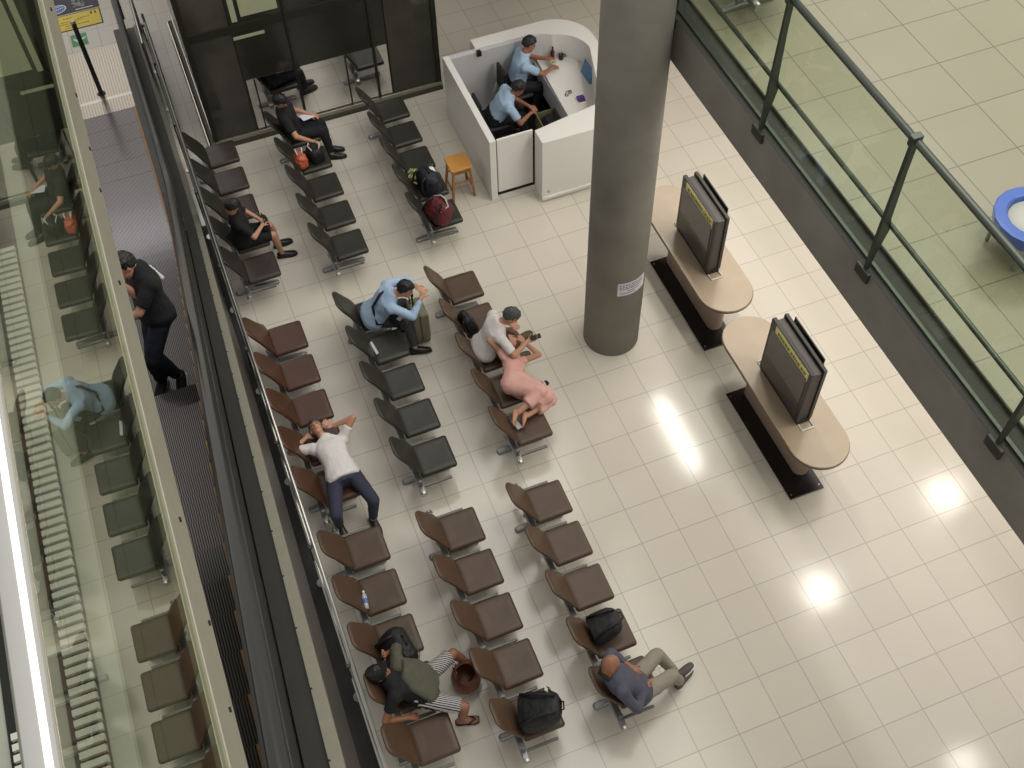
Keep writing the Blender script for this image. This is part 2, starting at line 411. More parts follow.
# ------------------------------------------------------------------ guard rail between the benches and the escalator
gr = thing('guard_rail', 'low double steel tube guard rail between the escalator and the seats', 'railing', (-4.70, 3, 0))
for x, z, r in ((-4.70, .92, .024), (-4.74, .62, .02), (-4.74, .32, .018)):
    MB().tube([(x, -3, z), (x, 11.0, z)], r, 12).build('rail', M_steel, gr, smooth=True)
for y in (-2.1, -.55, .95, 2.45, 3.95, 5.45, 6.95, 8.45, 9.95, 10.95):
    p = MB().box((-4.765, y-.03, 0), (-4.745, y+.03, .95)).box((-4.76, y-.02, .90), (-4.70, y+.02, .93)).build('post', M_dsteel, gr, bevel=.003)
    MB().cone((-4.755, y, 0), (-4.755, y, .012), .06, .06, 12).build('base_plate', M_steel, p)
gb = thing('barrier', 'small steel tube barrier frame standing at the head of the escalator guard rail', 'barrier', (-4.78, 11, 0))
MB().tube([(-4.83, 10.6, 0), (-4.83, 10.6, .85), (-4.80, 12.1, .85), (-4.80, 12.1, 0)], .025, 10).build('outer_frame', M_steel, gb)
MB().tube([(-4.70, 10.7, 0), (-4.70, 10.7, .6), (-4.70, 11.7, .6), (-4.70, 11.7, 0)], .02, 10).build('inner_frame', M_dsteel, gb)

# ------------------------------------------------------------------ escalator, climbing towards the camera
YB, TAN, TREAD = 7.45, .577, .40
def nose(y): return max(0., TAN*(YB-y))
esc = thing('escalator', 'narrow steel escalator with black handrails on the left', 'escalator', (-5.75, 7.4, 0))
M_tread = stripe_mat('grooved_tread', (58, 56, 57), (128, 124, 124), 'X', .0185, .5, .2, .45)
M_yel = mat('orange_edge', (214, 158, 84), .5, 0, .12, 30)
M_land = stripe_mat('landing_plate', (146, 138, 128), (166, 159, 150), 'X', .045, .45, .24, .75)
M_skirt = mat('skirt_panel', (58, 58, 60), .32, .8, .12, 3)
XL, XR = -6.25, -5.25
heights = []
for k in range(-8, 36):
    y1 = YB-TREAD*k; 
    z = TREAD*TAN*k if k > 2 else {2: TREAD*TAN*1.95, 1: TREAD*TAN*1.15, 0: TREAD*TAN*.55, -1: .09, -2: .03}.get(k, .012)
    heights.append((y1, z))
    if k < -7: continue
    mb = MB().box((XL, y1-TREAD, z-.3), (XR, y1-.004, z))
    mb.box((XR-.03, y1-TREAD, z), (XR-.002, y1-.005, z+.004), 1)
    if k in (34, 35): mb.box((XL, y1-.03, z), (XR, y1-.006, z+.004), 1)
    mb.build('step', [M_tread, M_yel], esc)
MB().box((XL, 10.22, -.02), (XR, 10.62, .015)).build('comb_plate', M_land, esc)
MB().box((XL-.12, 10.62, -.02), (XR+.12, 11.95, .012)).build('landing_plate', M_land, esc)
MB().box((XL-.12, 10.55, .012), (XR+.12, 10.62, .016)).build('comb', M_steel, esc)
def prof(h, ys): return [(y, nose(y)+h) for y in ys]
YS = [10.3, 9.3, 8.3, 7.7, 7.2, 6.5, 4, 2, 0, -2, -4, -6.4]
def soft(y):   # eased lower curve
    t = YB-y
    return 0. if t < -1 else (TAN*(t+1)**2/4 if t < 1 else TAN*t)
YS = [12.2, 9.5, 8.6, 8.3, 8.0, 7.7, 7.4, 7.1, 6.8, 6.5, 6, 4, 2, 0, -2, -4, -6.4]
def ribbon(x0, x1, h0, h1, ys=YS):
    mb = MB(); return mb.loft([[V((x0, y, soft(y)+h0)), V((x1, y, soft(y)+h0)), V((x1, y, soft(y)+h1)), V((x0, y, soft(y)+h1))] for y in ys])
M_bal = mat('smoked_panel', (46, 46, 40), .12, 0, .15, 3, spec=.8)
for sx, xe in ((1, XR), (-1, XL)):
    o = lambda a: xe+sx*a
    ribbon(o(0), o(.02), -.25, .09).build('skirt', M_skirt, esc)
    ribbon(o(.012), o(.17), .075, .095).build('inner_deck', M_dsteel, esc)
    ribbon(o(.188), o(.202), .06, .90).build('balustrade_panel', M_bal, esc)
    ribbon(o(.21), o(.345), .03, .06).build('outer_deck', M_dsteel, esc)
    ribbon(o(.345), o(.42), .0, .10).build('deck_trim', M_beige, esc)
    ribbon(o(.40), o(.415), -1.9, .0).build('truss_cladding', mat('dark_cladding', (40, 39, 38), .4, .2, .15, 3), esc)
    hp = [(o(.195), y, soft(y)+.94) for y in YS[:]]
    hp = [(o(.195), 12.2, .25), (o(.195), 12.5, .4), (o(.195), 12.55, .65), (o(.195), 12.45, .85)] + hp
    mb = MB(); 
    # flattened oval handrail section
    pts = [V(p) for p in hp]; rings = []
    for i, p in enumerate(pts):
        t = (pts[min(i+1, len(pts)-1)]-pts[max(i-1, 0)]).normalized(); n_ = t.cross(V((1, 0, 0))).normalized()
        if n_.z < 0 and i > 3: n_ = -n_
        if i <= 3: n_ = -n_ if n_.dot(V((0, 1, .3))) < 0 else n_
        rings.append([p+V((1, 0, 0))*.055*math.cos(a)+n_*.024*math.sin(a) for a in [2*math.pi*q/14 for q in range(14)]])
    mb.loft(rings).build('handrail', mat('handrail_rubber', (44, 43, 40), .22, 0, .1, 5), esc, smooth=True)
ribbon(XL-.3, XR+.38, -1.95, -1.90, YS[8:]).build('soffit', M_dsteel, esc)
for y in np.arange(6.6, -4, -.55):   # fixing screws along the outer trim
    MB().cone((XR+.35, y, soft(y)+.10), (XR+.35, y, soft(y)+.106), .007, .006, 8).build('screw', M_black, esc)
bo = thing('bollard', 'slim dark steel post standing on the escalator landing in front of the yellow notice', 'bollard', (-5.72, 10.75, .012))
MB().cone((-5.72, 10.75, .012), (-5.72, 10.75, 1.40), .036, .036, 16).build('shaft', M_dsteel, bo)
MB().cone((-5.72, 10.75, 1.40), (-5.72, 10.75, 1.44), .037, .03, 16).build('cap', mat('rose_cap', (168, 150, 146), .3, .6, .05, 5), bo)
MB().cone((-5.72, 10.75, .012), (-5.72, 10.75, .03), .07, .06, 16).build('base', M_dsteel, bo)

# floor stickers beyond the landing
def quad(mb, c, w, d, z, mi=0, rot=0.):
    M_ = Matrix.Translation((c[0], c[1], z)) @ Matrix.Rotation(rot, 4, 'Z')
    return mb.add([M_ @ V((sx*w/2, sy*d/2, 0)) for sx, sy in ((-1, -1), (1, -1), (1, 1), (-1, 1))], [(0, 1, 2, 3)], mi)
def slab(c, w, d, z0, z1, mi=0, mb=None):
    return (mb or MB()).box((c[0]-w/2, c[1]-d/2, z0), (c[0]+w/2, c[1]+d/2, z1), mi)
ys_ = thing('floor_notice', 'yellow floor notice with small black writing and pictograms before the escalator', 'sign', (-5.80, 12.85, 0))
slab((-5.80, 12.84), .86, .46, .001, .004).build('border', M_black, ys_)
M_ylw = mat('yellow_vinyl', (226, 200, 66), .45, 0, .05, 5)
sh = slab((-5.80, 12.84), .82, .42, .004, .006).build('sheet', M_ylw, ys_)
mk = MB()
for r_, (y, x0, x1) in enumerate([(12.86, -6.08, -5.7), (12.80, -6.1, -5.78), (12.74, -6.0, -5.62), (12.68, -6.02, -5.84), (12.96, -6.02, -5.88), (12.9, -5.78, -5.6)]):
    x = x0
    while x < x1:
        w = random.uniform(.02, .05); slab((x+w/2, y), w, .018, .006, .0065, 0, mk); x += w+.012
for x in (-5.53, -5.46):
    slab((x, 12.965), .03, .06, .006, .0065, 0, mk); mk.cone((x, 13.01, .006), (x, 13.01, .0065), .014, .014, 10)
mk.cone((-6.12, 12.95, .006), (-6.12, 12.95, .0065), .03, .03, 14)
mk.cone((-6.12, 12.70, .006), (-6.12, 12.70, .0065), .028, .028, 14)
mk.build('writing', mat('brown_ink', (92, 84, 44), .6, 0, .2, 30), sh)
gs = thing('arrow_sticker', 'green floor sticker with a white tick-shaped arrow behind the post', 'sign', (-5.84, 12.3, 0))
sh = slab((-5.84, 12.3), .27, .33, .001, .004).build('sheet', mat('green_vinyl', (84, 158, 104), .5, 0, .08, 6), gs)
MB().prism([(-5.94, 12.33), (-5.915, 12.36), (-5.86, 12.29), (-5.73, 12.36), (-5.72, 12.33), (-5.86, 12.22)], .004, .005).build('arrow', M_white, sh)
ns = thing('floor_mat', 'dark navy floor mat with a blue oval emblem and grey picture beyond the yellow notice', 'mat', (-5.8, 13.5, 0))
sh = slab((-5.80, 13.52), .88, .84, .001, .004).build('sheet', mat('navy_vinyl', (48, 47, 58), .5, 0, .15, 5), ns)
def oval(c, a, b, z0, z1, rot=0): return MB().prism([(c[0]+a*math.cos(t)*math.cos(rot)-b*math.sin(t)*math.sin(rot), c[1]+a*math.cos(t)*math.sin(rot)+b*math.sin(t)*math.cos(rot)) for t in [2*math.pi*k/28 for k in range(28)]], z0, z1)
o1 = oval((-6.07, 13.28), .155, .12, .004, .005, .2).build('oval_rim', M_white, sh)
oval((-6.07, 13.28), .135, .10, .005, .006, .2).build('oval_emblem', mat('blue_vinyl', (72, 98, 176), .4, 0, .1, 8), sh)
mk = MB()
for k in range(5): slab((-6.12+k*.035, 13.25+.012*k), .02, .03, .006, .0065, 0, mk)
mk.build('lettering', M_white, sh)
mk = MB()
for k in range(7): slab((-6.14+k*.03, 13.33+.006*k), .018, .022, .006, .0065, 0, mk)
mk.build('lettering', M_white, sh)
mk = MB()
for k in range(26):
    slab((random.uniform(-5.8, -5.5), random.uniform(13.22, 13.7)), random.uniform(.03, .09), random.uniform(.02, .05), .004, .0048+k*2e-5, 0, mk)
mk.build('picture', mat('grey_print', (140, 136, 132), .5, 0, .3, 20), sh)
slab((-5.62, 13.16), .3, .022, .004, .005).build('caption_bar', M_white, sh)

# ------------------------------------------------------------------ dark glazed enclosure at the back
EX0, EX1, EY = -4.24, -.52, 8.75
el = thing('glass_enclosure', 'dark glazed enclosure standing behind the black benches', 'glass enclosure', (-2.4, EY, 0))
M_dk = mat('dark_glazing', (42, 42, 37), .16, 0, .3, 1.5, spec=.5)
M_mir = glass_mat('mirror_glazing', (.25, .26, .24), .86, (.98, .98, .98), .012, .95)
M_frame = mat('dark_frame', (50, 50, 45), .35, .5, .1, 5)
MB().box((EX0, EY+.03, 0), (EX1, 14.5, 5.5)).build('core', M_dk, el)
for x0, x1 in ((EX0, -3.58), (-1.30, EX1)):
    MB().box((x0, EY, .14), (x1, EY+.02, 5.5)).build('dark_panel', mat('curtained_glazing', (56, 55, 47), .12, 0, .35, 3., spec=.6), el)
MB().box((-3.56, EY+.004, 1.12), (-1.32, EY+.02, 5.5)).build('upper_glazing', M_dk, el)
for x0, x1 in ((-3.54, -2.79), (-2.75, -1.56), (-1.52, -1.33)):
    MB().box((x0, EY, .17), (x1, EY+.008, 1.12)).build('mirror_pane', M_mir, el)
for x in (-3.42, -2.77, -1.54, -2.0): 
    if x in (-2.77, -1.54): MB().box((x-.02, EY-.035, .15), (x+.02, EY+.01, 5.5)).build('mullion', M_frame, el, bevel=.004)
    else: MB().box((x-.012, EY-.012, .15), (x+.012, EY+.01, 1.1)).build('mullion', M_frame, el)
MB().box((EX0, EY-.012, 1.98), (EX1, EY+.01, 2.12)).build('transom', M_frame, el, bevel=.004)
for x in (EX0+.02, EX1-.02): MB().box((x-.04, EY-.03, 0), (x+.04, EY+.03, 5.5)).build('corner_post', M_frame, el, bevel=.005)
MB().box((EX0-.03, EY-.05, .0), (EX1+.03, EY+.02, .07)).build('kick_plate', mat('dark_kick', (74, 72, 62), .4, .4, .2, 6), el, bevel=.004)
MB().box((EX0-.03, EY-.035, .075), (EX1+.03, EY+.02, .15)).build('base_rail', mat('sill_rail', (150, 148, 134), .3, .7, .1, 6), el, bevel=.006)
M_pale = mat('bright_opening', (168, 172, 142), .5, 0, .1, 4)  # brightness of the window openings and slot put into a pale colour
MB().box((-3.52, EY-.004, 2.16), (-3.44, EY+.01, 3.4)).build('bright_slot', M_pale, el)
MB().box((-3.38, EY-.004, 2.22), (-2.84, EY+.01, 3.6)).build('bright_opening', M_pale, el)
MB().box((-3.56, EY-.004, 1.86), (-3.10, EY+.01, 1.91)).build('bright_slot', M_pale, el)
br_ = thing('bumper_rail', 'low steel bumper rail along the side of the dark glazed enclosure', 'rail', (-4.33, 10.5, 0))
MB().tube([(-4.34, 8.78, .05), (-4.34, 12.1, .05), (-4.22, 12.14, .05)], .028, 10).build('outer_tube', M_steel, br_)
MB().box((-4.31, 8.7, .01), (-4.26, 12.05, .12)).build('brown_strip', mat('brown_strip', (86, 72, 56), .5, 0, .15, 4), br_)
MB().tube([(-4.25, 8.72, .16), (-4.25, 12.1, .16)], .02, 10).build('inner_tube', M_steel, br_)

# ------------------------------------------------------------------ white guard booth
bo = thing('guard_booth', 'white open-topped guard booth with a curved counter', 'booth', (.5, 7, 0))
H = 1.17
MB().box((-.65, 6.04, 0), (-.55, 8.06, H)).build('side_partition', M_white, bo, bevel=.006)
MB().box((-.53, 6.05, .13), (.02, 6.085, H-.01)).build('gate', M_white, bo, bevel=.004)
MB().box((-.55, 7.97, 0), (1.0, 8.06, H-.004)).build('back_partition', M_whiteg, bo, bevel=.005)
def arc(cx, cy, r, a0, a1, n=14): return [(cx+r*math.cos(math.radians(a0+(a1-a0)*k/n)), cy+r*math.sin(math.radians(a0+(a1-a0)*k/n))) for k in range(n+1)]
# counter shell: front leg, round right side and curved back corner, as one wide-topped wall
outer = [(.04, 5.74)] + arc(1.25, 6.14, .42, -90, 0)[0:15] + arc(1.05, 7.66, .62, 0, 90) + [(-.12, 8.28)]
inner = [(.04, 6.03), (.55, 6.12), (1.05, 6.20), (1.20, 6.35)] + arc(.98, 7.40, .52, 0, 90)[0:13] + [(.95, 8.0), (.80, 8.05), (-.12, 8.05)]
cnt = MB()
def wall(mb, o, i, z0, z1):
    n = 40
    def res(p):
        L = [0]
        for a, b in zip(p, p[1:]): L.append(L[-1]+math.dist(a, b))
        out = []
        for k in range(n+1):
            d = L[-1]*k/n; j = min(max(q for q in range(len(L)) if L[q] <= d+1e-9), len(p)-2); t = (d-L[j])/max(1e-9, L[j+1]-L[j])
            out.append((p[j][0]+(p[j+1][0]-p[j][0])*t, p[j][1]+(p[j+1][1]-p[j][1])*t))
        return out
    return res(o), res(i)
cnt.prism(outer+inner[::-1], 0, H)
cnt.build('counter_shell', M_white, bo, bevel=.004)
# lower desk, following the shell
desk = [(.78, 6.12), (1.02, 6.16), (1.22, 6.35), (1.5, 6.6), (1.5, 7.4)] + arc(.98, 7.4, .52, 0, 90)[2:] + [(.84, 7.96)]
MB().prism(desk, .71, .75).build('desk_top', M_white, bo, bevel=.004)
MB().box((.80, 6.2, .35), (.83, 7.95, .71)).build('modesty_panel', M_whiteg, bo)
MB().box((.04, 5.70, .06), (1.3, 5.735, .10)).build('kick_rail', M_white, bo)
st = MB().box((-.54, 6.12, 0), (1.2, 7.97, .006)).build('floor_mat', mat('dark_carpet', (17, 18, 21), .9, 0, .3, 20), bo)
MB().box((.37, 7.93, 1.10), (.44, 8.0, 1.18)).build('latch', M_black, bo, bevel=.004).location.x -= 0.50
MB().cone((.14, 5.738, .18), (.14, 5.72, .18), .022, .02, 12).build('lock', M_steel, bo)
MB().box((1.13, 5.99, H), (1.2, 6.06, H+.12)).build('door_closer', M_blackgl, bo, bevel=.01)

# ------------------------------------------------------------------ oval display tables and their television cabinets
M_wood = mat('pale_laminated_wood', (172, 155, 133), .22, 0, .10, 3.5, coat=.3)
M_woodp = mat('pink_wood_panel', (158, 138, 124), .4, 0, .1, 3)
M_tv = mat('black_cabinet', (36, 34, 32), .35, 0, .15, 6)
M_tvtop = mat('cabinet_top', (74, 69, 67), .5, 0, .1, 6)
M_scr = mat('dark_screen', (50, 49, 46), .1, 0, .1, 3, spec=.7)
M_sticker = mat('yellow_sticker', (226, 218, 142), .5, 0, .08, 8)
def stadium(cx, cy, w, l, n=16):
    r = w/2; return arc(cx, cy+l/2-r, r, 0, 180, n)+arc(cx, cy-l/2+r, r, 180, 360, n)
def table(cx, cy, ycen_base, label, l2):
    t = thing('display_table', label, 'table', (cx, cy, 0), 'oval display tables')
    tp = MB().prism(stadium(cx, cy, .74, l2), .735, .77).build('tabletop', M_wood, t, bevel=.006)
    MB().prism(stadium(cx, cy, .755, l2+.015), .728, .748).build('edge_band', mat('dark_edge', (98, 82, 68), .3, .2, .1, 5), tp, bevel=.002)
    MB().prism(stadium(cx-.04, ycen_base+.12, .22, 1.45), .02, .73).build('pedestal', M_woodp, t, bevel=.006)
    b = MB().box((cx-.37, ycen_base-.86, 0), (cx+.10, ycen_base+.86, .022)).build('base_plate', M_blackgl, t, bevel=.006)
    for sx in (cx-.33, cx+.06):
        for sy in (-.8, .8): MB().cone((sx, ycen_base+sy, .022), (sx, ycen_base+sy, .027), .012, .01, 10).build('screw', M_steel, b)
    return t
table(1.32, .95, .71, 'oval pale wood table on black base, nearer one, away from the column', 2.42)
table(1.38, 3.48, 3.17, 'oval pale wood table on black base, right beside the concrete column', 2.42)
def tv(x, y0, y1, label):
    t = thing('television_cabinet', label, 'television', (x+.12, (y0+y1)/2, .77), 'television cabinets on the oval tables')
    zb, h = .77, 1.03
    MB().box((x, y0, zb+.06), (x+.055, y1, zb+h)).build('front_bezel', M_tv, t, bevel=.008)
    MB().box((x+.05, y0+.02, zb+.05), (x+.17, y1-.02, zb+h-.045)).build('body', M_tvtop, t, bevel=.006)
    MB().box((x+.165, y0, zb+.06), (x+.215, y1, zb+h)).build('rear_shell', M_tv, t, bevel=.008)
    MB().box((x+.245, y0+.14, zb+.1), (x+.262, y1-.10, zb+h+.02)).build('back_panel', M_dsteel, t, bevel=.003)
    MB().box((x+.2, y0+.3, zb+.2), (x+.25, y0+.36, zb+.8)).build('spacer', M_tv, t)
    b = MB().prism([(x+.02, y0+.0), (x+.02, y1), (x+.2, y1), (x+.2, y0)], zb, zb+.07).build('plinth', M_black, t, bevel=.01)
    s = MB().box((x-.006, y0+.06, zb+.13), (x+.002, y1-.06, zb+h-.13)).build('screen', M_scr, t, bevel=.002)
    k = MB().box((x-.004, y0+.05, zb+h-.165), (x+.001, y1-.12, zb+h-.012)).build('sticker', M_sticker, t)
    w = MB(); yy = y0+.10
    while yy < y1-.2:
        a = random.uniform(.02, .05); w.box((x-.0055, yy, zb+h-.11), (x-.0045, yy+a, zb+h-.065)); yy += a+random.choice((.008, .012, .03))
    w.build('sticker_writing', mat('olive_ink', (112, 104, 40), .6, 0, .2, 30), k)
    for yy, s_ in ((y0, -1), (y1, 1)):
        MB().tube([(x+.04, yy+s_*.005, zb+.012), (x+.04, yy+s_*.10, zb+.012), (x+.2, yy+s_*.10, zb+.012), (x+.2, yy+s_*.005, zb+.012)], .011, 8).build('stand_bar', M_white, t)
tv(1.17, .41, 1.33, 'black television cabinet with yellow sticker, on the nearer oval table')
tv(1.25, 2.95, 3.86, 'black television cabinet with yellow sticker, on the oval table beside the column')

# blue and white tub chair upstairs
tc_ = thing('tub_chair', 'blue plastic tub chair with pale seat at the right edge of the upper floor', 'chair', (1.62, -1.2, 5.25))
cx, cy, zz = 1.55, -.99, 5.25
def half(r0, r1, z0, z1, a0, a1, n=14):
    mb = MB(); rings = []
    for k in range(n+1):
        a = math.radians(a0+(a1-a0)*k/n); c, s_ = math.cos(a), math.sin(a); zt = z1
        rings.append([V((cx+r*c, cy+r*s_, z)) for r, z in ((r0, zz+z0), (r1, zz+z0), (r1+.03, zz+zt), (r0+.03, zz+zt))])
    return mb.loft(rings)
M_blue = mat('blue_plastic', (58, 94, 172), .3, 0, .08, 5, coat=.3)
half(.19, .30, .26, .40, 40, 320).build('shell', M_blue, tc_, smooth=False, bevel=.015)
lathe([(.02, zz+.36), (.20, zz+.36), (.21, zz+.34), (.21, zz+.27), (.02, zz+.26)], 32, (cx, cy)).build('seat', mat('pale_seat', (176, 178, 166), .5, 0, .08, 6), tc_, smooth=True)
for a in (45, 135, 225, 315):
    p = (cx+.26*math.cos(math.radians(a)), cy+.26*math.sin(math.radians(a)))
    MB().cone((p[0], p[1], zz+.28), (p[0]*1.0, p[1], zz), .022, .016, 10).build('leg', M_steel, tc_)

# ------------------------------------------------------------------ people
M_skin = mat('skin', (186, 138, 112), .5, 0, .07, 25)
M_skin_d = mat('tan_skin', (150, 102, 76), .5, 0, .08, 25)
M_lip = mat('lips', (150, 84, 76), .45, 0, .1, 30)
M_eye = mat('eyes', (22, 18, 16), .25, 0, .1, 30)
M_hair = mat('black_hair', (20, 18, 18), .45, 0, .4, 40, .4, 120)

def ik(a, b, l1, l2, pole):
    a = V(a); b = V(b); d = b-a; L = d.length
    if L > (l1+l2)*.995: b = a+d.normalized()*(l1+l2)*.995; d = b-a; L = d.length
    if L < abs(l1-l2)+.02: L = abs(l1-l2)+.02
    u = d.normalized(); p = V(pole); p = p-u*p.dot(u)
    p = p.normalized() if p.length > 1e-4 else u.orthogonal().normalized()
    x = (l1*l1-l2*l2+L*L)/(2*L); h = math.sqrt(max(0, l1*l1-x*x))
    return a+u*x+p*h, b

def ring(c, ax, ay, n=20, sq=.85):
    out = []
    for i in range(n):
        a = 2*math.pi*i/n; ca, sa = math.cos(a), math.sin(a)
        out.append(c+ax*math.copysign(abs(ca)**sq, ca)+ay*math.copysign(abs(sa)**sq, sa))
    return out

def hand(mb, w, d, palm_n, side, curl=.55, s=1.):
    """w wrist, d pointing direction, palm_n palm normal (towards what is held), side = thumb direction"""
    w = V(w); d = V(d).normalized(); n = V(palm_n); n = (n-d*n.dot(d)).normalized(); t = d.cross(n)
    if t.dot(V(side)) < 0: t = -t
    k = w+d*.085*s
    mb.loft([ring(w+d*.0, t*.026*s, n*.018*s, 12), ring(w+d*.03*s, t*.036*s, n*.017*s, 12), ring(w+d*.07*s, t*.042*s, n*.014*s, 12), ring(k, t*.040*s, n*.011*s, 12)])
    for i, L in enumerate((.070, .080, .074, .058)):
        off = (1.5-i)*.0215*s; b = k+t*off-d*.008; f1 = (d*math.cos(curl*.6)+n*math.sin(curl*.6)+t*(1.5-i)*.07).normalized()
        f2 = (d*math.cos(curl*1.7)+n*math.sin(curl*1.7)+t*(1.5-i)*.05).normalized()
        m = b+f1*L*.55*s; mb.cap(b, m, .0088*s, .0082*s, 8); mb.cap(m, m+f2*L*.5*s, .0082*s, .0068*s, 8)
    b = w+d*.028*s+t*.028*s; f1 = (d*.6+t*.7+n*.25).normalized(); m = b+f1*.042*s
    mb.cap(b-f1*.01, m, .0115*s, .010*s, 8); mb.cap(m, m+(d*.85+t*.25+n*.4).normalized()*.032*s, .0098*s, .0078*s, 8)

def person(label, loc, pel, chest, head, look, fwd, wl, wr, al, ar, tl=(1, 0, 0), tr=(1, 0, 0), s=1.0,
           el=(0, 0, -1), er=(0, 0, -1), kl=(1, 0, .6), kr=(1, 0, .6), hl=None, hr=None, hup=None,
           shirt=None, sleeve=.55, pants=None, plen=1.0, shoe=None, skin=None, hair=M_hair, hairstyle='short', dress=None, fem=False,
           hipw=.092, shw=None, curl=.55, sole=None, group=None, tuck=0., belly=0.):
    skin = skin or M_skin
    T = thing('person', label, 'person', loc, group)
    pel, chest, head = V(pel), V(chest), V(head); head = chest+(head-chest)*.93; s *= 1.04; fwd = V(fwd).normalized(); look = V(look).normalized()
    sp = (chest-pel).normalized(); f = (fwd-sp*fwd.dot(sp)).normalized(); lat = sp.cross(f)     # lat points to the body's own left
    shw = (shw or (.155 if fem else .175))*s
    shl, shr = chest+lat*shw+sp*.0, chest-lat*shw
    hpl, hpr = pel+lat*hipw*s-sp*.02, pel-lat*hipw*s-sp*.02
    ual, fal, thl, sil = .285*s, .255*s, .425*s, .41*s
    ell, wl = ik(shl, wl, ual, fal, el); elr, wr = ik(shr, wr, ual, fal, er)
    knl, al = ik(hpl, al, thl, sil, kl); knr, ar = ik(hpr, ar, thl, sil, kr)
    u = V(hup) if hup is not None else (head-chest).normalized()
    u = (u-look*u.dot(look)).normalized(); hl_ = u.cross(look)         # left of the head
    L = (chest-pel).length
    def torso(mb, g=0., top=True, lo=-.10):
        at = lambda t: pel+sp*(L*t)
        mid = f*(.0)
        prof = [(lo, .160, .110, 0), (0., .172, .118, 0), (.22, .158, .112+belly*.5, .005+belly*.4), (.48, .148, .108+belly, .01+belly*.6), (.75, .168, .118, .012), (.93, .172, .105, .0), (1.03, .135, .080, -.005), (1.10, .075, .06, .0)]
        if fem: prof = [(lo, .16, .11, 0), (0., .175, .118, 0), (.22, .15, .108, .0), (.48, .125, .095, .005), (.72, .145, .115, .02), (.93, .15, .09, .0), (1.03, .115, .07, 0), (1.10, .065, .055, 0)]
        prof = prof[:1]+[q for q in prof[1:] if q[0] > lo+.01]
        fl = lambda t: (.022*max(0, 1-max(t, 0)/.4) if g and lo < 0 else 0)
        mb.loft([ring(at(t)+f*o*s, lat*(w*s*1.06+g+fl(t))*.97, f*(d*s*1.08+g+fl(t))*.97) for t, w, d, o in prof])
        mb.loft([ring(chest+sp*z_*s, lat*(w_*s+g), f*(d_*s+g), 16) for z_, w_, d_ in ((-.03, .15, .085), (.03, .135, .08), (.065, .095, .07), (.09, .064, .060), *(((.115, .050, .050),) if g else ()))])
        for sh in (shl, shr):
            mb.ell(sh-sp*.02*s, lat*(.062*s+g), f*(.058*s+g), sp*(.06*s+g))
    # body: one continuous skin
    mb = MB(); torso(mb)
    nk = chest+sp*.06*s
    mb.cap(nk-sp*.02, head-u*.06*s-look*.012*s, .056*s, .052*s, 14)
    H = head
    mb.ell(H+u*.022*s-look*.012*s, hl_*.074*s, look*.094*s, u*.098*s, 20)
    mb.ell(H-u*.045*s+look*.022*s, hl_*.058*s, look*.066*s, u*.075*s, 16)
    mb.ell(H-u*.098*s+look*.052*s, hl_*.026*s, look*.022*s, u*.02*s, 12)                    # chin
    mb.ell(H+u*.026*s+look*.066*s, hl_*.052*s, look*.022*s, u*.014*s, 12)                   # brow
    mb.cap(H+u*.012*s+look*.078*s, H-u*.028*s+look*.096*s, .009*s, .014*s, 10)              # nose
    mb.ell(H-u*.033*s+look*.09*s, hl_*.018*s, look*.012*s, u*.009*s, 10)
    mb.ell(H-u*.064*s+look*.080*s, hl_*.025*s, look*.012*s, u*.011*s, 12)                   # mouth
    for q in (-1, 1):
        mb.ell(H+hl_*q*.076*s-u*.004*s-look*.012*s, hl_*.011*s, (look*.9+u*.1)*.02*s, u*.032*s, 10)
        mb.ell(H+hl_*q*.031*s+u*.008*s+look*.074*s, hl_*.014*s, look*.009*s, u*.009*s, 10)
    for sh, e, w, hd, q in ((shl, ell, wl, hl, 1), (shr, elr, wr, hr, -1)):
        mb.cap(sh, e, .050*s, .040*s, 14); mb.cap(e, w, .040*s, .027*s, 14)
        fd = (w-e).normalized()
        d = V(hd[0]) if hd else fd
        n = V(hd[1]) if hd else (-UP if abs(fd.z) < .8 else -lat*q)
        hand(mb, w, d, n, (f-lat*q*.4), curl, s)
    for hp, k, a, td in ((hpl, knl, al, tl), (hpr, knr, ar, tr)):
        mb.cap(hp, k, .080*s, .056*s, 16); mb.cap(k, k+(a-k)*.35, .054*s, .056*s, 14); mb.cap(k+(a-k)*.35, a, .056*s, .036*s, 14)
        td = V(td).normalized(); dn = (a-k).normalized(); dn = (dn-td*dn.dot(td)).normalized(); sd = td.cross(dn)
        c = a+dn*.035*s
        mb.loft([ring(c-td*.055*s, sd*.022*s, dn*.03*s, 12), ring(c-td*.03*s, sd*.033*s, dn*.042*s, 12), ring(c+td*.05*s+dn*.008*s, sd*.038*s, dn*.034*s, 12), ring(c+td*.12*s+dn*.018*s, sd*.046*s, dn*.021*s, 12), ring(c+td*.165*s+dn*.024*s, sd*.038*s, dn*.014*s, 12), ring(c+td*.185*s+dn*.026*s, sd*.02*s, dn*.01*s, 12)])
    me = solid(mb, .0082, 1)
    body = link('body', me, [skin, M_lip, M_eye])
    eyes = [H+hl_*q*.031*s+u*.010*s+look*.083*s for q in (-1, 1)]; mo = H-u*.064*s+look*.090*s
    for p in me.polygons:
        c = p.center
        if (c-H).length < .14*s:
            for e in eyes:
                d = c-e
                if abs(d.dot(hl_)) < .013*s and abs(d.dot(u)) < .0055*s and d.dot(look) > -.02: p.material_index = 2
                if abs(d.dot(hl_)) < .019*s and abs(d.dot(u)-.021*s) < .004*s and d.dot(look) > -.03: p.material_index = 2
            d = c-mo
            if abs(d.dot(hl_)) < .023*s and abs(d.dot(u)) < .008*s and d.dot(look) > -.02: p.material_index = 1
    def own(o): o.parent = T; o.location = V(o.location)-V(T.location); return o
    own(body)
    seed = sum(map(ord, label)) % 97
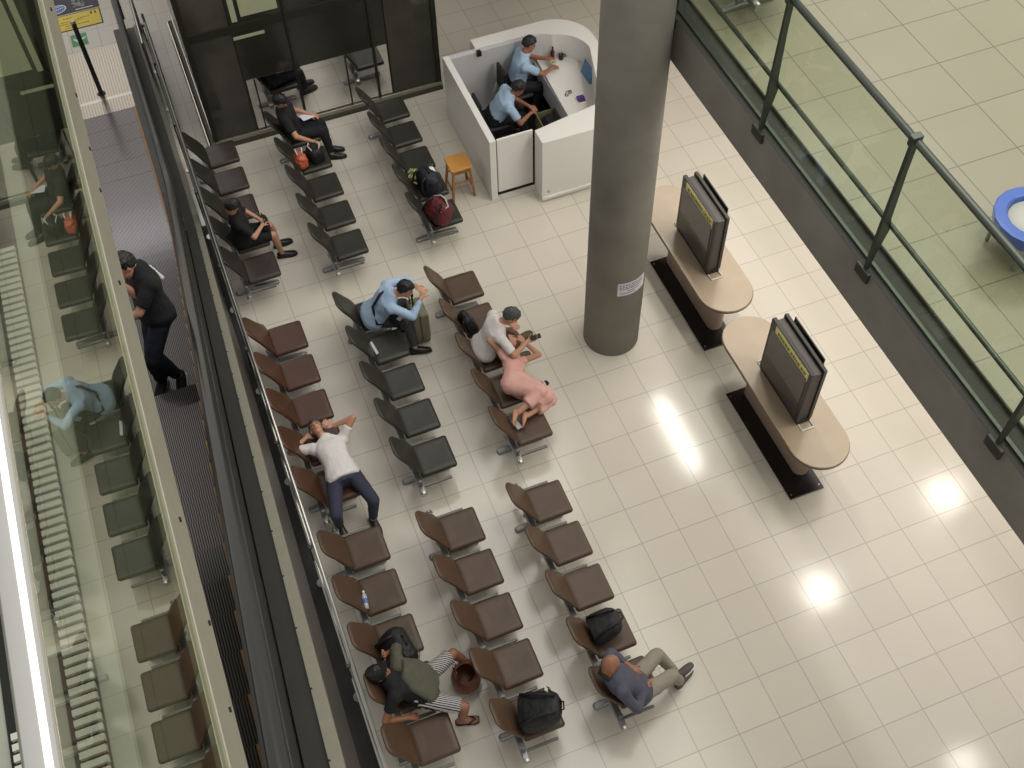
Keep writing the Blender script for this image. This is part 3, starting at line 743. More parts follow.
    if shirt:
        mb = MB(); torso(mb, .016, lo=-.16+tuck)
        for sh, e, w in ((shl, ell, wl), (shr, elr, wr)):
            if sleeve <= 1:
                mb.cone(sh, sh+(e-sh)*sleeve, .066*s, .062*s, 16, True, False)
            else:
                mb.cap(sh, e, .064*s, .054*s, 16); mb.cone(e, e+(w-e)*(sleeve-1), .054*s, .04*s, 16, True, False)
        own(link('shirt', solid(mb, .014, 2, .006, 11, seed), shirt))
    if dress:
        mb = MB(); torso(mb, .014)
        mb.cap(hpl, knl, .125*s, .10*s, 16); mb.cap(hpr, knr, .125*s, .10*s, 16)
        m_ = (knl+knr)/2; mb.cap(pel+sp*.08, m_, .17*s, .13*s, 16); mb.cone(knl, knl+(al-knl)*.6, .09*s, .095*s, 16, True); mb.cone(knr, knr+(ar-knr)*.6, .09*s, .095*s, 16, True)
        mb.cone(m_, m_+((al+ar)/2-m_)*.4, .10*s, .11*s, 16, True)
        for sh, e in ((shl, ell), (shr, elr)): mb.cone(sh, sh+(e-sh)*.35, .062*s, .06*s, 14, True, False)
        own(link('dress', solid(mb, .015, 3, .010, 9, seed), dress))
    if pants:
        mb = MB()
        mb.loft([ring(pel+sp*t, lat*w*s, f*d*s) for t, w, d in ((-.12, .145, .105), (-.04, .183, .13), (.05, .186, .133), (.11, .178, .128))])
        for hp, k, a in ((hpl, knl, al), (hpr, knr, ar)):
            if plen <= 1: mb.cone(hp, hp+(k-hp)*plen, .100*s, (.082 if plen < .99 else .076)*s, 18, True, False)
            else:
                mb.cap(hp, k, .098*s, .074*s, 18); mb.cone(k, k+(a-k)*(plen-1), .073*s, .056*s, 16, True, False)
        own(link('trousers' if plen > 1.2 else 'shorts', solid(mb, .014, 2, .007, 10, seed+3), pants))
    if shoe:
        for k, a, td in ((knl, al, tl), (knr, ar, tr)):
            td = V(td).normalized(); dn = (a-k).normalized(); dn = (dn-td*dn.dot(td)).normalized(); sd = td.cross(dn); c = a+dn*.04*s
            mb = MB(); mb.loft([ring(c-td*.075*s, sd*.028*s, dn*.035*s, 14), ring(c-td*.04*s-dn*.005, sd*.042*s, dn*.05*s, 14), ring(c+td*.05*s+dn*.004*s, sd*.046*s, dn*.045*s, 14), ring(c+td*.13*s+dn*.016*s, sd*.053*s, dn*.031*s, 14), ring(c+td*.19*s+dn*.022*s, sd*.042*s, dn*.023*s, 14), ring(c+td*.212*s+dn*.026*s, sd*.02*s, dn*.016*s, 14)])
            o = own(mb.build('shoe', shoe, None, smooth=True))
            sb = MB(); cc = c+dn*.045*s; sb.loft([ring(cc+td*x*s, sd*w*s, dn*.012*s, 12) for x, w in ((-.085, .02), (-.06, .042), (.05, .048), (.13, .056), (.2, .042), (.22, .015))])
            so = sb.build('sole', sole or M_rubber); so.parent = o
    if hairstyle != 'bald':
        mb = MB(); hc = H+u*.024*s-look*.014*s; n, m = 28, 18; rings = []
        for i in range(1, m):
            th = math.pi*i/m; r_ = []
            for j in range(n):
                ph = 2*math.pi*j/n
                dl, df, du = math.sin(th)*math.sin(ph), math.sin(th)*math.cos(ph), -math.cos(th)
                k_ = 1.19+.10*noise.noise(V((dl*4+seed, df*4, du*4)))
                face = df > .30 and du < .34+.12*noise.noise(V((dl*5, seed, 0)))
                low = du < (-.58 if df < -.2 else -.05 - .3*max(0, -df))
                if hairstyle == 'long' and df < .25: low = False; k_ += .05
                if face or low: k_ = .88
                r_.append(hc+(hl_*dl*.076+look*df*.096+u*du*.10)*s*k_)
            rings.append(r_)
        mb.loft(rings)
        if hairstyle == 'long':
            b = hc-look*.06*s; mb.loft([ring(b-u*t*s-look*o*s, hl_*w*s, look*.035*s, 14) for t, w, o in ((-.02, .06, 0), (.06, .085, .015), (.13, .09, .01), (.2, .07, .0), (.24, .03, .0))])
        own(link('hair', solid(mb, .009, 1, .007, 42, seed), hair))
    T['_j'] = 0; del T['_j']
    return T, dict(shl=shl, shr=shr, ell=ell, elr=elr, wl=wl, wr=wr, knl=knl, knr=knr, f=f, lat=lat, sp=sp, own=own, u=u, hl=hl_, H=H, look=look, al=al, ar=ar, pel=pel, chest=chest)

C_black = mat('black_cloth', (19, 19, 22), .85, 0, .25, 9, .3, 60)
C_navyk = mat('black_trousers', (22, 23, 28), .85, 0, .25, 9, .3, 60)
C_blue = mat('light_blue_cloth', (160, 184, 210), .8, 0, .06, 9, .3, 70)
C_white = mat('white_cloth', (216, 210, 208), .8, 0, .04, 9, .3, 70)
C_navy = mat('navy_cloth', (50, 53, 70), .85, 0, .15, 9, .3, 70)
C_grey = mat('grey_cloth', (66, 66, 68), .85, 0, .15, 9, .3, 70)
C_khaki = mat('grey_khaki_cloth', (146, 138, 126), .85, 0, .1, 9, .3, 70)
C_brown = mat('brown_cloth', (112, 76, 56), .85, 0, .12, 9, .3, 70)
C_pink = mat('pink_cloth', (214, 166, 156), .8, 0, .1, 8, .3, 70)
C_slate = mat('slate_cloth', (78, 78, 92), .85, 0, .15, 9, .3, 70)
C_olive = mat('olive_cloth', (80, 80, 66), .85, 0, .15, 9, .35, 60)
M_shoe = mat('black_shoe', (24, 22, 22), .4, 0, .2, 10)
M_shoeb = mat('olive_shoe', (74, 66, 42), .6, 0, .2, 10)

# man in black by the dark glazing
person('man in black sitting before the dark glazed enclosure, one arm on a bag', (-3.1, 8.1, 0),
       (-3.10, 8.10, .56), (-3.17, 8.04, 1.0), (-3.19, 7.98, 1.24), (.75, -.55, -.5), (1, -.12, 0),
       (-2.78, 8.16, .70), (-2.90, 7.60, .66), (-2.60, 8.03, .09), (-2.62, 7.86, .09), (1, -.3, 0), (1, -.2, 0),
       shirt=C_black, sleeve=.75, pants=C_navyk, plen=1.92, shoe=M_shoe, el=(0, .6, -1), er=(0, -1, -.5))
# woman in black by the escalator
person('woman in black dress sitting on the escalator-side black bench looking down at her hands', (-4.3, 6.25, 0),
       (-4.33, 6.24, .56), (-4.33, 6.22, .97), (-4.34, 6.20, 1.20), (.75, .1, -.7), (1, 0, 0),
       (-4.03, 6.30, .72), (-4.03, 6.16, .72), (-3.86, 6.38, .09), (-3.86, 6.16, .09), (1, .1, 0), (1, -.1, 0), s=.95,
       shirt=C_black, sleeve=.8, pants=C_black, plen=.93, shoe=M_shoe, hairstyle='short', fem=True, el=(0, 1, -.6), er=(0, -1, -.6))
# man in light blue bent over his suitcase
_, J = person('man in light blue shirt bent forward, head on arms over a suitcase handle', (-3.0, 4.2, 0),
       (-3.04, 4.17, .57), (-2.80, 4.07, .96), (-2.57, 3.98, 1.10), (.8, -.45, -.35), (1, -.15, 0),
       (-2.43, 4.06, 1.0), (-2.43, 3.86, .98), (-2.66, 4.22, .09), (-2.62, 3.80, .09), (1, .1, 0), (1, -.2, 0),
       shirt=C_blue, sleeve=1.85, pants=C_grey, plen=1.92, shoe=M_shoe, el=(0, 1, -.5), er=(0, -1, -.6))
st = MB(); st.tube([J['shl']+J['lat']*-.09+J['sp']*.055, J['chest']+J['f']*-.145+J['sp']*.01, J['chest']*.55+J['pel']*.45-J['f']*.15-J['lat']*.06, J['pel']-J['lat']*.2-J['f']*.02+J['sp']*.08, J['pel']-J['lat']*.17+J['f']*.17+J['sp']*.06], .017, 8)
J['own'](st.build('bag_strap', M_black, smooth=True))
# white shirt
person('man in white shirt and brown trousers leaning forward over the woman in pink', (-1.8, 3.1, 0),
       (-1.86, 3.10, .57), (-1.68, 3.06, .98), (-1.49, 3.0, 1.17), (.7, -.35, -.65), (1, -.12, 0),
       (-1.46, 3.22, .74), (-1.37, 2.80, .82), (-1.24, 3.42, .09), (-1.40, 3.12, .09), (1, .25, 0), (1, .2, 0),
       shirt=C_white, sleeve=.8, pants=C_brown, plen=1.6, shoe=M_shoeb, hair=mat('greying_hair', (70, 70, 71), .5, 0, .2, 40), el=(0, .8, -1), er=(0, -.9, -.7),
       hr=((1, -.05, .15), (0, 0, 1)))
# pink dress
person('woman in pink dress lying across brown seats beside the man in white', (-1.6, 2.4, 0),
       (-1.72, 2.36, .58), (-1.60, 2.76, .62), (-1.55, 2.98, .73), (.85, -.1, .3), (.75, .1, .65),
       (-1.36, 2.92, .64), (-1.62, 2.98, .80), (-1.72, 1.92, .53), (-1.83, 1.96, .60), (-.4, -1, -.05), (-.4, -1, -.05), s=.92,
       dress=C_pink, fem=True, hairstyle='long', kl=(1, -.5, -.1), kr=(1, -.3, .2), el=(1, -.4, -.2), er=(-1, -.2, .5), hup=(-.1, 1, 0))
# man lying
person('man in white tee and navy trousers lying on his back along the red-brown bench', (-4.1, 2.2, 0),
       (-4.12, 1.93, .57), (-4.16, 2.42, .60), (-4.24, 2.68, .63), (-.1, .12, 1), (.1, 0, 1),
       (-4.02, 2.60, .66), (-4.40, 2.62, .56), (-3.93, 1.50, .09), (-4.34, 1.58, .09), (.1, -1, 0), (.1, -1, 0),
       shirt=C_white, sleeve=.6, pants=C_navy, plen=1.9, shoe=M_shoe, kl=(.3, -.6, 1), kr=(-.1, -.6, 1), el=(1, -.3, .3), er=(-1, -.4, 0), hup=(-.15, 1, 0),
       hl=((-.8, .6, .1), (0, 0, 1)), hipw=.115, hair=mat('dark_grey_hair', (62, 62, 64), .5, 0, .25, 40))
# man with striped shorts
M_str = stripe_mat('striped_cloth', (28, 28, 32), (190, 188, 184), 'Y', .021, .45, .85, 0, .5)
_, J = person('man in black cap and striped shorts slumped asleep on the brown bench nearest the camera', (-4.1, -.9, 0),
       (-4.09, -.94, .57), (-4.35, -.83, .78), (-4.47, -.73, .90), (.8, -.15, .62), (.8, -.1, .6),
       (-4.36, -.52, .78), (-4.32, -1.16, .50), (-3.50, -.66, .10), (-3.78, -1.25, .09), (1, .1, 0), (1, -.25, 0),
       shirt=C_black, sleeve=.6, pants=M_str, plen=.9, skin=M_skin_d, kl=(.4, .3, 1), kr=(.6, -.3, 1), hipw=.12, el=(.2, .8, -.3), er=(-1, -.3, -.1),
       hl=((.2, -.2, .9), (-1, 0, 0)), hup=(-.6, .1, .8))
own = J['own']
mb = MB(); H, u_, lk, hl_ = J['H'], J['u'], J['look'], J['hl']
mb.ell(H+u_*.035-lk*.01, hl_*.092, lk*.112, u_*.105, 20); mb.loft([ring(H+u_*.07+lk*.07, hl_*.075, u_*.012, 14), ring(H+u_*.065+lk*.13, hl_*.07, u_*.009, 14), ring(H+u_*.058+lk*.165, hl_*.045, u_*.006, 14)])
own(link('cap', solid(mb, .008, 2, .003, 30), mat('black_cap', (18, 18, 22), .8, 0, .2, 12)))
mb = MB(); c0, p0 = J['chest'], J['pel']; L_ = c0-p0
for k in (-1, 1): pass
mb.loft([ring(p0+L_*t+J['f']*.125+J['lat']*(o), J['lat']*w*1.05, J['f']*.07, 20) for t, w, o in ((-.30, .15, .01), (-.1, .21, .0), (.3, .21, .03), (.7, .17, .06), (.95, .11, .09))])
mb.cap(c0+J['lat']*.13+J['f']*.07, c0+J['lat']*.16+V((.10, .16, .05)), .075, .07, 16)
own(link('jacket', solid(mb, .011, 3, .012, 9, 5), C_olive))
for a_, td, k_ in ((J['al'], V((1, .1, 0)), J['knl']), (J['ar'], V((1, -.25, 0)), J['knr'])):
    td.normalize(); sd = V((-td.y, td.x, 0)); c = V((a_.x, a_.y, .012))
    f_ = MB().loft([[c+td*x+sd*w+V((0, 0, z)) for w, z in ((-w_, 0), (w_, 0), (w_, .016), (-w_, .016))] for x, w_ in ((-.07, .025), (-.04, .042), (.06, .044), (.15, .052), (.2, .035))]).build('sandal_sole', M_black, bevel=.004)
    own(f_)
    own(MB().tube([c+td*.07-sd*.05+V((0, 0, .02)), c+td*.13-sd*.02+V((0, 0, .065)), c+td*.16+V((0, 0, .03)), c+td*.13+sd*.02+V((0, 0, .065)), c+td*.07+sd*.05+V((0, 0, .02))], .009, 8).build('sandal_strap', M_black, smooth=True))
# bald man
_, J = person('bald man in slate jacket and grey trousers dozing with crossed ankles', (-2.1, -1.7, 0),
       (-1.95, -1.78, .57), (-2.20, -1.71, .93), (-2.22, -1.63, 1.12), (.72, -.25, -.65), (1, .05, .2),
       (-1.95, -1.60, .74), (-1.90, -1.86, .70), (-1.37, -1.67, .12), (-1.36, -1.75, .09), (.9, .35, .25), (.85, .5, .1),
       shirt=C_slate, sleeve=1.75, pants=C_khaki, plen=1.9, shoe=mat('grey_shoe', (82, 76, 72), .6, 0, .2, 10), sole=M_white, skin=M_skin_d, hairstyle='bald',
       kl=(.3, 1.1, 1), kr=(.3, .1, 1), el=(0, 1, -.6), er=(0, -1, -.6))
H, u_, lk, hl_ = J['H'], J['u'], J['look'], J['hl']
mb = MB(); mb.ell(H-u_*.09+lk*.062, hl_*.05, lk*.03, u_*.035, 16)
J['own'](link('face_mask', mb.mesh('m', smooth=True), M_white))
mb = MB(); mb.tube([H-u_*.1+hl_*.08, H-u_*.14+lk*.07+hl_*.04, H-u_*.15+lk*.08-hl_*.03, H-u_*.11-hl_*.09, H-u_*.11-lk*.07], .02, 10, closed=True)
J['own'](mb.build('scarf', M_black, smooth=True))
# guards
for lab, a in (('guard in light blue shirt sitting at the booth desk holding a pale green cup', dict(loc=(.45, 7.7, 0), pel=(.40, 7.74, .60), chest=(.52, 7.71, 1.03), head=(.66, 7.76, 1.24), look=(.85, -.15, -.5), fwd=(1, -.15, 0), wl=(.94, 7.80, .84), wr=(.95, 7.56, .84), al=(.62, 7.9, .09), ar=(.64, 7.6, .09), er=(.1, -1, -.3), el=(0, .8, -.8))),
               ('guard in light blue shirt bending forward in the middle of the booth', dict(loc=(0, 7.1, 0), pel=(-.16, 7.20, .56), chest=(.03, 7.10, .92), head=(.21, 7.08, 1.06), look=(.75, -.2, -.65), fwd=(1, -.2, .1), wl=(.35, 7.04, .70), wr=(.33, 6.92, .66), al=(.25, 7.28, .09), ar=(.25, 6.98, .09), er=(0, -.8, -.8), el=(0, .8, -.8)))):
    person(lab, a.pop('loc'), a.pop('pel'), a.pop('chest'), a.pop('head'), a.pop('look'), a.pop('fwd'), a.pop('wl'), a.pop('wr'), a.pop('al'), a.pop('ar'), shirt=C_blue, sleeve=.75, pants=C_navyk, plen=1.92, shoe=M_shoe, skin=M_skin_d, tuck=.24, **a)
# person riding the escalator
zs = 3.0
_, J = person('person in black tee with white lettering riding the escalator', (-5.4, 2.3, zs),
       (-5.40, 2.32, zs+.90), (-5.40, 2.42, zs+1.33), (-5.52, 2.42, zs+1.50), (-.85, -.4, -.45), (-.9, -.35, 0),
       (-5.76, 2.16, zs+1.02), (-5.62, 2.30, zs+1.46), (-5.60, 2.14, zs+.09), (-5.43, 2.12, zs+.09), (-.4, -1, 0), (-.2, -1, 0), s=1.06,
       shirt=C_black, sleeve=.8, pants=mat('dark_denim', (24, 29, 42), .8, 0, .2, 10), plen=1.92, shoe=C_navyk, sole=M_white, kl=(-.5, -.6, 0), kr=(-.5, -.6, 0), el=(0, -1, -.5), er=(.4, -.4, -1))
mb = MB(); ch, sp_, f_, la = J['chest'], J['sp'], J['f'], J['lat']
x = -.15
while x < .12:
    w = random.choice((.02, .026, .03)); c = ch-f_*.140+la*(x+.02)-sp_*(.06); mb.ell(c, la*w*.42, f_*.02, sp_*.02, 8); x += w+.018
for k in range(3): mb.ell(ch-f_*.138-la*(.09)-sp_*(.2+k*.02), la*.008, f_*.014, sp_*.012, 8)
for k in range(3): mb.ell(J['shr']+(J['elr']-J['shr'])*.55+f_*(.055)+la*(k-1)*.022, la*.009, f_*.012, sp_*.02, 8)
J['own'](mb.build('shirt_lettering', M_white))

# ------------------------------------------------------------------ bags and small things
def xf(loc, yaw=0, pitch=0, roll=0):
    return Matrix.Translation(V(loc)) @ Matrix.Rotation(yaw, 4, 'Z') @ Matrix.Rotation(pitch, 4, 'Y') @ Matrix.Rotation(roll, 4, 'X')
def blob(rings, M_, mb=None):
    mb = mb or MB(); return mb.loft([[M_ @ p for p in r] for r in rings])
def attach(o, T): o.parent = T; o.location = V(o.location)-V(T.location); return o
def backpack(label, loc, yaw, pitch, roll, w, d, h, m, pocket=True, name='backpack', cat='backpack', tagc=None, fold=.008, seed=1):
    """soft rucksack: body, front pocket, two shoulder straps, grab handle, zips"""
    T = thing(name, label, cat, loc); M_ = xf(loc, yaw, pitch, roll)
    mb = blob([rsq(d*a, w*b, min(d*a, w*b)*.42, z*h, (o*d, 0)) for z, a, b, o in ((0, .6, .7, 0), (.02, .9, .95, 0), (.2, 1.05, 1.05, .02), (.5, 1., 1., .0), (.75, .9, .92, -.03), (.92, .66, .72, -.06), (1., .3, .4, -.08))], M_)
    attach(link('main_body', solid(mb, .012, 3, fold, 11, seed), m), T)
    if pocket:
        mb = blob([rsq(d*.35*a, w*.72*b, min(d*.35*a, w*.7*b)*.45, h*z, (d*.48, 0)) for z, a, b in ((.08, .6, .8), (.1, 1, 1), (.3, 1.1, 1.02), (.42, .9, .95), (.47, .5, .7))], M_)
        attach(link('front_pocket', solid(mb, .010, 2, fold*.6, 14, seed+1), m), T)
    for q in (-1, 1):
        mb = MB().tube([M_ @ V(p) for p in ((-.40*d, q*w*.22, h*.95), (-.62*d, q*w*.25, h*.8), (-.66*d, q*w*.3, h*.45), (-.5*d, q*w*.4, h*.1))], .016, 8)
        attach(mb.build('shoulder_strap', M_black, smooth=True), T)
    attach(MB().tube([M_ @ V(p) for p in ((-.1*d, -w*.13, h*.97), (-.1*d, -w*.1, h*1.08), (-.1*d, w*.1, h*1.08), (-.1*d, w*.13, h*.97))], .01, 8).build('grab_handle', M_black, smooth=True), T)
    attach(MB().tube([M_ @ V((.30*d*math.cos(0)+.1*d, y, z)) for y, z in ((-w*.44, h*.55), (-w*.36, h*.8), (0, h*.92), (w*.36, h*.8), (w*.44, h*.55))], .005, 6).build('zip', mat('grey_zip', (96, 96, 98), .4, .5, .1, 20), smooth=True), T)
    if tagc:
        attach(MB().box((-.035, -.022, 0), (.035, .022, .006), 0, M_ @ Matrix.Translation(V(tagc))).build('luggage_tag', M_white), T)
    return T
B_blk = mat('black_nylon', (20, 20, 23), .6, 0, .3, 14, .4, 60)
B_blk2 = mat('charcoal_nylon', (30, 30, 32), .65, 0, .3, 14, .4, 60)
B_nvy = mat('navy_nylon', (24, 26, 38), .6, 0, .3, 14, .4, 60)
B_red = mat('maroon_nylon', (92, 28, 34), .6, 0, .25, 16, .4, 60)
backpack('large black backpack beside the head of the man in striped shorts', (-4.26, -.46, .46), .25, .45, .1, .50, .27, .40, B_blk, seed=2).location
backpack('black backpack with a white tag on the nearest seat of the middle brown bench', (-3.20, -1.60, .60), -.35, 1.15, 0, .40, .26, .46, B_blk, tagc=(-.16, .15, .36), seed=3)
backpack('small black backpack on the seat next to the bald man', (-2.14, -1.02, .56), .1, 1.2, .1, .34, .20, .36, B_blk2, seed=4)
backpack('black bag wedged upright behind the man in white shirt', (-1.86, 3.55, .46), .1, -.30, 0, .30, .13, .34, B_blk, pocket=False, name='shoulder_bag', cat='bag', seed=5)
backpack('navy backpack stuffed full on the seat beside the wooden stool', (-1.56, 6.22, .46), .2, .1, 0, .44, .28, .34, B_nvy, seed=6)
# maroon bag with pale piping
T = backpack('round maroon bag with a pale looped strap on the end seat near the stool', (-1.68, 5.56, .50), .35, .55, 0, .42, .28, .32, B_red, pocket=False, name='travel_bag', cat='bag', seed=7)
M_ = xf((-1.68, 5.56, .50), .35, .55, 0)
attach(MB().tube([M_ @ V(p) for p in ((-.12, -.14, .20), (-.04, -.16, .31), (-.02, -.05, .36), (-.02, .05, .36), (-.06, .13, .30))], .012, 8).build('pale_strap', mat('pale_webbing', (186, 176, 172), .6, 0, .05, 20), smooth=True), T)
# vegetables and white sheet beside the navy backpack
T = thing('leafy_bunch', 'bunch of pale green leafy vegetables lying by the navy backpack', 'vegetables', (-1.68, 6.42, .46))
mb = MB(); rnd = random.Random(5)
for k in range(46):
    a = rnd.uniform(0, 6.28); r_ = rnd.uniform(.0, .10); c = V((-1.69+r_*math.cos(a), 6.42+r_*math.sin(a)*1.2, .52+rnd.uniform(0, .14)))
    x = V((rnd.uniform(-1, 1), rnd.uniform(-1, 1), rnd.uniform(-.3, .9))).normalized(); y = x.orthogonal().normalized(); z = x.cross(y)
    mb.ell(c, x*rnd.uniform(.03, .055), y*rnd.uniform(.015, .028), z*.006, 8)
attach(mb.build('leaves', mat('pale_green_leaf', (168, 172, 112), .6, 0, .25, 25), smooth=True), T)
mb = MB()
for k in range(7): mb.tube([(-1.70+.01*k, 6.40+.008*k, .46), (-1.69+.012*k, 6.41+.006*k, .56)], .008, 6)
attach(mb.build('stems', mat('pale_stem', (190, 190, 150), .6, 0, .1, 25), smooth=True), T)
t_ = blob([rsq(.16*a, .10*b, .03, z) for z, a, b in ((0, .9, .9), (.01, 1, 1), (.03, .95, .95), (.045, .6, .6))], xf((-1.50, 6.26, .74), .5, .3, .2))
tag(link('white_pouch', solid(t_, .008, 2, .006, 20, 3), M_white), 'small white pouch lying on top of the navy backpack', 'pouch')
# plastic bag and black tote next to the man in black
T = thing('plastic_bag', 'orange and white plastic carrier bag on the seat beside the man in black', 'bag', (-3.15, 7.40, .46))
mb = blob([rsq(.17*a, .22*b, .06, z*.24) for z, a, b in ((0, .7, .7), (.05, 1, 1), (.5, 1.1, 1.05), (.8, .8, .7), (1, .35, .35))], xf((-3.16, 7.40, .46), .2))
attach(link('bag_body', solid(mb, .010, 2, .016, 16, 9), mat('orange_plastic', (196, 92, 66), .35, 0, .35, 22, .4, 50)), T)
for q in (-1, 1): attach(MB().tube([V((-3.16, 7.40, .66))+V(p) for p in ((q*.03, -.04, 0), (q*.04, -.05, .08), (q*.05, .0, .12), (q*.04, .05, .08), (q*.03, .04, 0))], .008, 6).build('handle', M_white, smooth=True), T)
T = thing('tote_bag', 'black tote bag with white cord handles under the hand of the man in black', 'bag', (-2.92, 7.50, .46))
mb = blob([rsq(.20*a, .26*b, .05, z*.22) for z, a, b in ((0, .8, .8), (.05, 1, 1), (.6, 1.05, 1.02), (.9, .9, .85), (1, .5, .6))], xf((-2.92, 7.46, .46), .3))
attach(link('bag_body', solid(mb, .011, 2, .010, 13, 4), B_blk), T)
for q in (-1, 1): attach(MB().tube([V((-2.92, 7.46, .66))+V(p) for p in ((q*.05, -.06, 0), (q*.06, -.08, .05), (q*.09, .0, .06), (q*.06, .08, .05), (q*.05, .06, 0))], .007, 6).build('cord_handle', M_white, smooth=True), T)
tag(MB().box((-.10, -.07, 0), (.10, .07, .004), 0, xf((-2.84, 8.12, .70), .3, .1)).build('paper_sheet', mat('white_paper', (224, 222, 236), .6, 0, .03, 10)), 'white sheet of paper on the lap of the man in black', 'paper')
# handbag on the woman's lap
def handbag(label, c, yaw, w, d, h, m, strap=True, name='handbag'):
    T = thing(name, label, 'bag', c); M_ = xf(c, yaw)
    mb = blob([rsq(d*a, w*b, d*.4*a, z*h) for z, a, b in ((0, .8, .9), (.06, 1, 1), (.5, 1.05, 1.02), (.85, .75, .9), (1, .4, .8))], M_)
    attach(link('bag_body', solid(mb, .010, 2, .005, 13, 8), m), T)
    if strap: attach(MB().tube([M_ @ V(p) for p in ((0, -w*.35, h*.9), (0, -w*.3, h*1.35), (0, 0, h*1.6), (0, w*.3, h*1.35), (0, w*.35, h*.9))], .009, 8).build('strap', M_black, smooth=True), T)
    return T
handbag('black handbag with a thin strap on the lap of the woman in black', (-3.98, 6.28, .585), 0, .26, .12, .13, B_blk)
T = handbag('small black pouch bag hanging at the hip of the man leaning on the suitcase', (-2.78, 3.86, .60), .4, .26, .12, .14, B_blk, strap=False)
attach(MB().box((-.05, -.03, 0), (.05, .03, .012), 0, xf((-2.74, 3.84, .742), .5)).build('pale_patch', M_whiteg), T)
# suitcase
T = thing('suitcase', 'olive cabin suitcase with raised handle beside the man in light blue', 'suitcase', (-2.47, 4.05, 0))
M_case = mat('olive_shell', (122, 120, 92), .4, 0, .08, 6)
mb = MB(); cx, cy = -2.47, 4.04
mb.loft([rsq(.22-2*i, .36-2*i, .04, z, (cx, cy)) for z, i in ((.05, .02), (.07, .0), (.58, 0), (.61, .02))])
case = attach(mb.build('shell', M_case, bevel=.008), T)
for k in range(6): attach(MB().box((cx+.108, cy-.15+k*.055, .1), (cx+.116, cy-.13+k*.055, .55)).build('rib', mat('pale_olive_rib', (134, 132, 104), .4, 0, .06, 8), bevel=.003), T)
attach(MB().box((cx-.02, cy-.185, .10), (cx+.0, cy+.185, .612)).build('zip_band', mat('dark_zip', (70, 68, 52), .5, 0, .1, 20)), T)
attach(MB().box((cx+.112, cy-.02, .30), (cx+.128, cy+.02, .46)).build('side_handle', M_black, bevel=.006), T)
h_ = MB()
for q in (-1, 1): h_.cone((cx-.06, cy+q*.09, .60), (cx-.06, cy+q*.09, .99), .009, .009, 8)
h_.box((cx-.078, cy-.11, .97), (cx-.042, cy+.11, 1.0)); attach(h_.build('telescopic_handle', M_black), T)
for q in (-1, 1):
    for p_ in (-1, 1): attach(MB().cone((cx+q*.08, cy+p_*.13-.012, .027), (cx+q*.08, cy+p_*.13+.012, .027), .027, .027, 14).box((cx+q*.08-.012, cy+p_*.13-.018, .03), (cx+q*.08+.012, cy+p_*.13+.018, .065)).build('wheel', M_rubber), T)
# loose white ticket on the next seat
tag(MB().box((-.018, -.11, 0), (.018, .11, .006), 0, xf((-3.18, 3.70, .478), .12, -.5)).build('ticket', M_white), 'white strip of paper at the back of the seat beside the man in light blue', 'ticket')
# phone, power bank and sandals of the couple
T = thing('phone', 'black phone held in the outstretched hand of the man in white shirt', 'phone', (-1.26, 2.79, .86))
attach(MB().box((-.07, -.036, -.004), (.07, .036, .004), 0, xf((-1.26, 2.79, .865), -.1, -.15)).build('casing', M_blackgl, bevel=.003), T)
T = thing('power_bank', 'small pale device lying on the seat by the feet of the woman in pink', 'power bank', (-1.90, 1.90, .46))
attach(MB().box((-.035, -.075, 0), (.035, .075, .022), 0, xf((-1.88, 1.88, .462), .2)).build('casing', M_whiteg, bevel=.005), T)
attach(MB().box((-.012, -.085, .004), (.012, -.072, .016), 0, xf((-1.88, 1.88, .462), .2)).build('plug', M_black), T)
def sandal(label, c, yaw):
    T = thing('sandal', label, 'sandal', c, 'pair of sandals on the floor'); M_ = xf(c, yaw)
    mb = MB().loft([[M_ @ V((x, sg*w, z)) for sg, z in ((-1, 0), (1, 0), (1, .025), (-1, .025))] for x, w in ((-.12, .02), (-.09, .036), (0, .036), (.07, .045), (.12, .03))])
    attach(mb.build('sole', M_black, bevel=.004), T)
    attach(MB().tube([M_ @ V(p) for p in ((.04, -.045, .02), (.045, -.02, .06), (.05, .02, .06), (.05, .045, .02))], .013, 8).build('white_strap', M_white, smooth=True), T)
    attach(MB().tube([M_ @ V(p) for p in ((-.09, -.036, .02), (-.10, 0, .05), (-.09, .036, .02))], .008, 8).build('heel_strap', M_black, smooth=True), T)
sandal('empty black sandal with white strap on the floor, farther of the pair', (-1.26, 2.60, 0), .3)
sandal('empty black sandal with white strap on the floor, nearer of the pair', (-1.26, 2.38, 0), .5)
# bottle on the seat
T = thing('water_bottle', 'clear water bottle with blue label lying against a brown backrest', 'bottle', (-4.36, .30, .48))
def rod(prof, M_, n=16): return MB().loft([[M_ @ V((r*math.cos(6.2832*k/n), r*math.sin(6.2832*k/n), z)) for k in range(n)] for r, z in prof])
Mb = xf((-4.365, .19, .495), -.12, 0, -1.45)
attach(rod([(.02, 0), (.03, .006), (.031, .06), (.029, .075), (.031, .09), (.031, .15), (.02, .185), (.013, .195), (.013, .205)], Mb).build('bottle_body', mat('clear_plastic', (170, 178, 184), .12, 0, .05, 10, spec=.8), smooth=True), T)
attach(rod([(.0315, .07), (.032, .072), (.032, .125), (.0315, .127)], Mb).build('label_band', mat('blue_label', (96, 112, 166), .4, 0, .2, 30), smooth=True), T)
attach(rod([(.015, .2), (.016, .203), (.016, .22), (.012, .224)], Mb).build('bottle_cap', M_white, smooth=True), T)
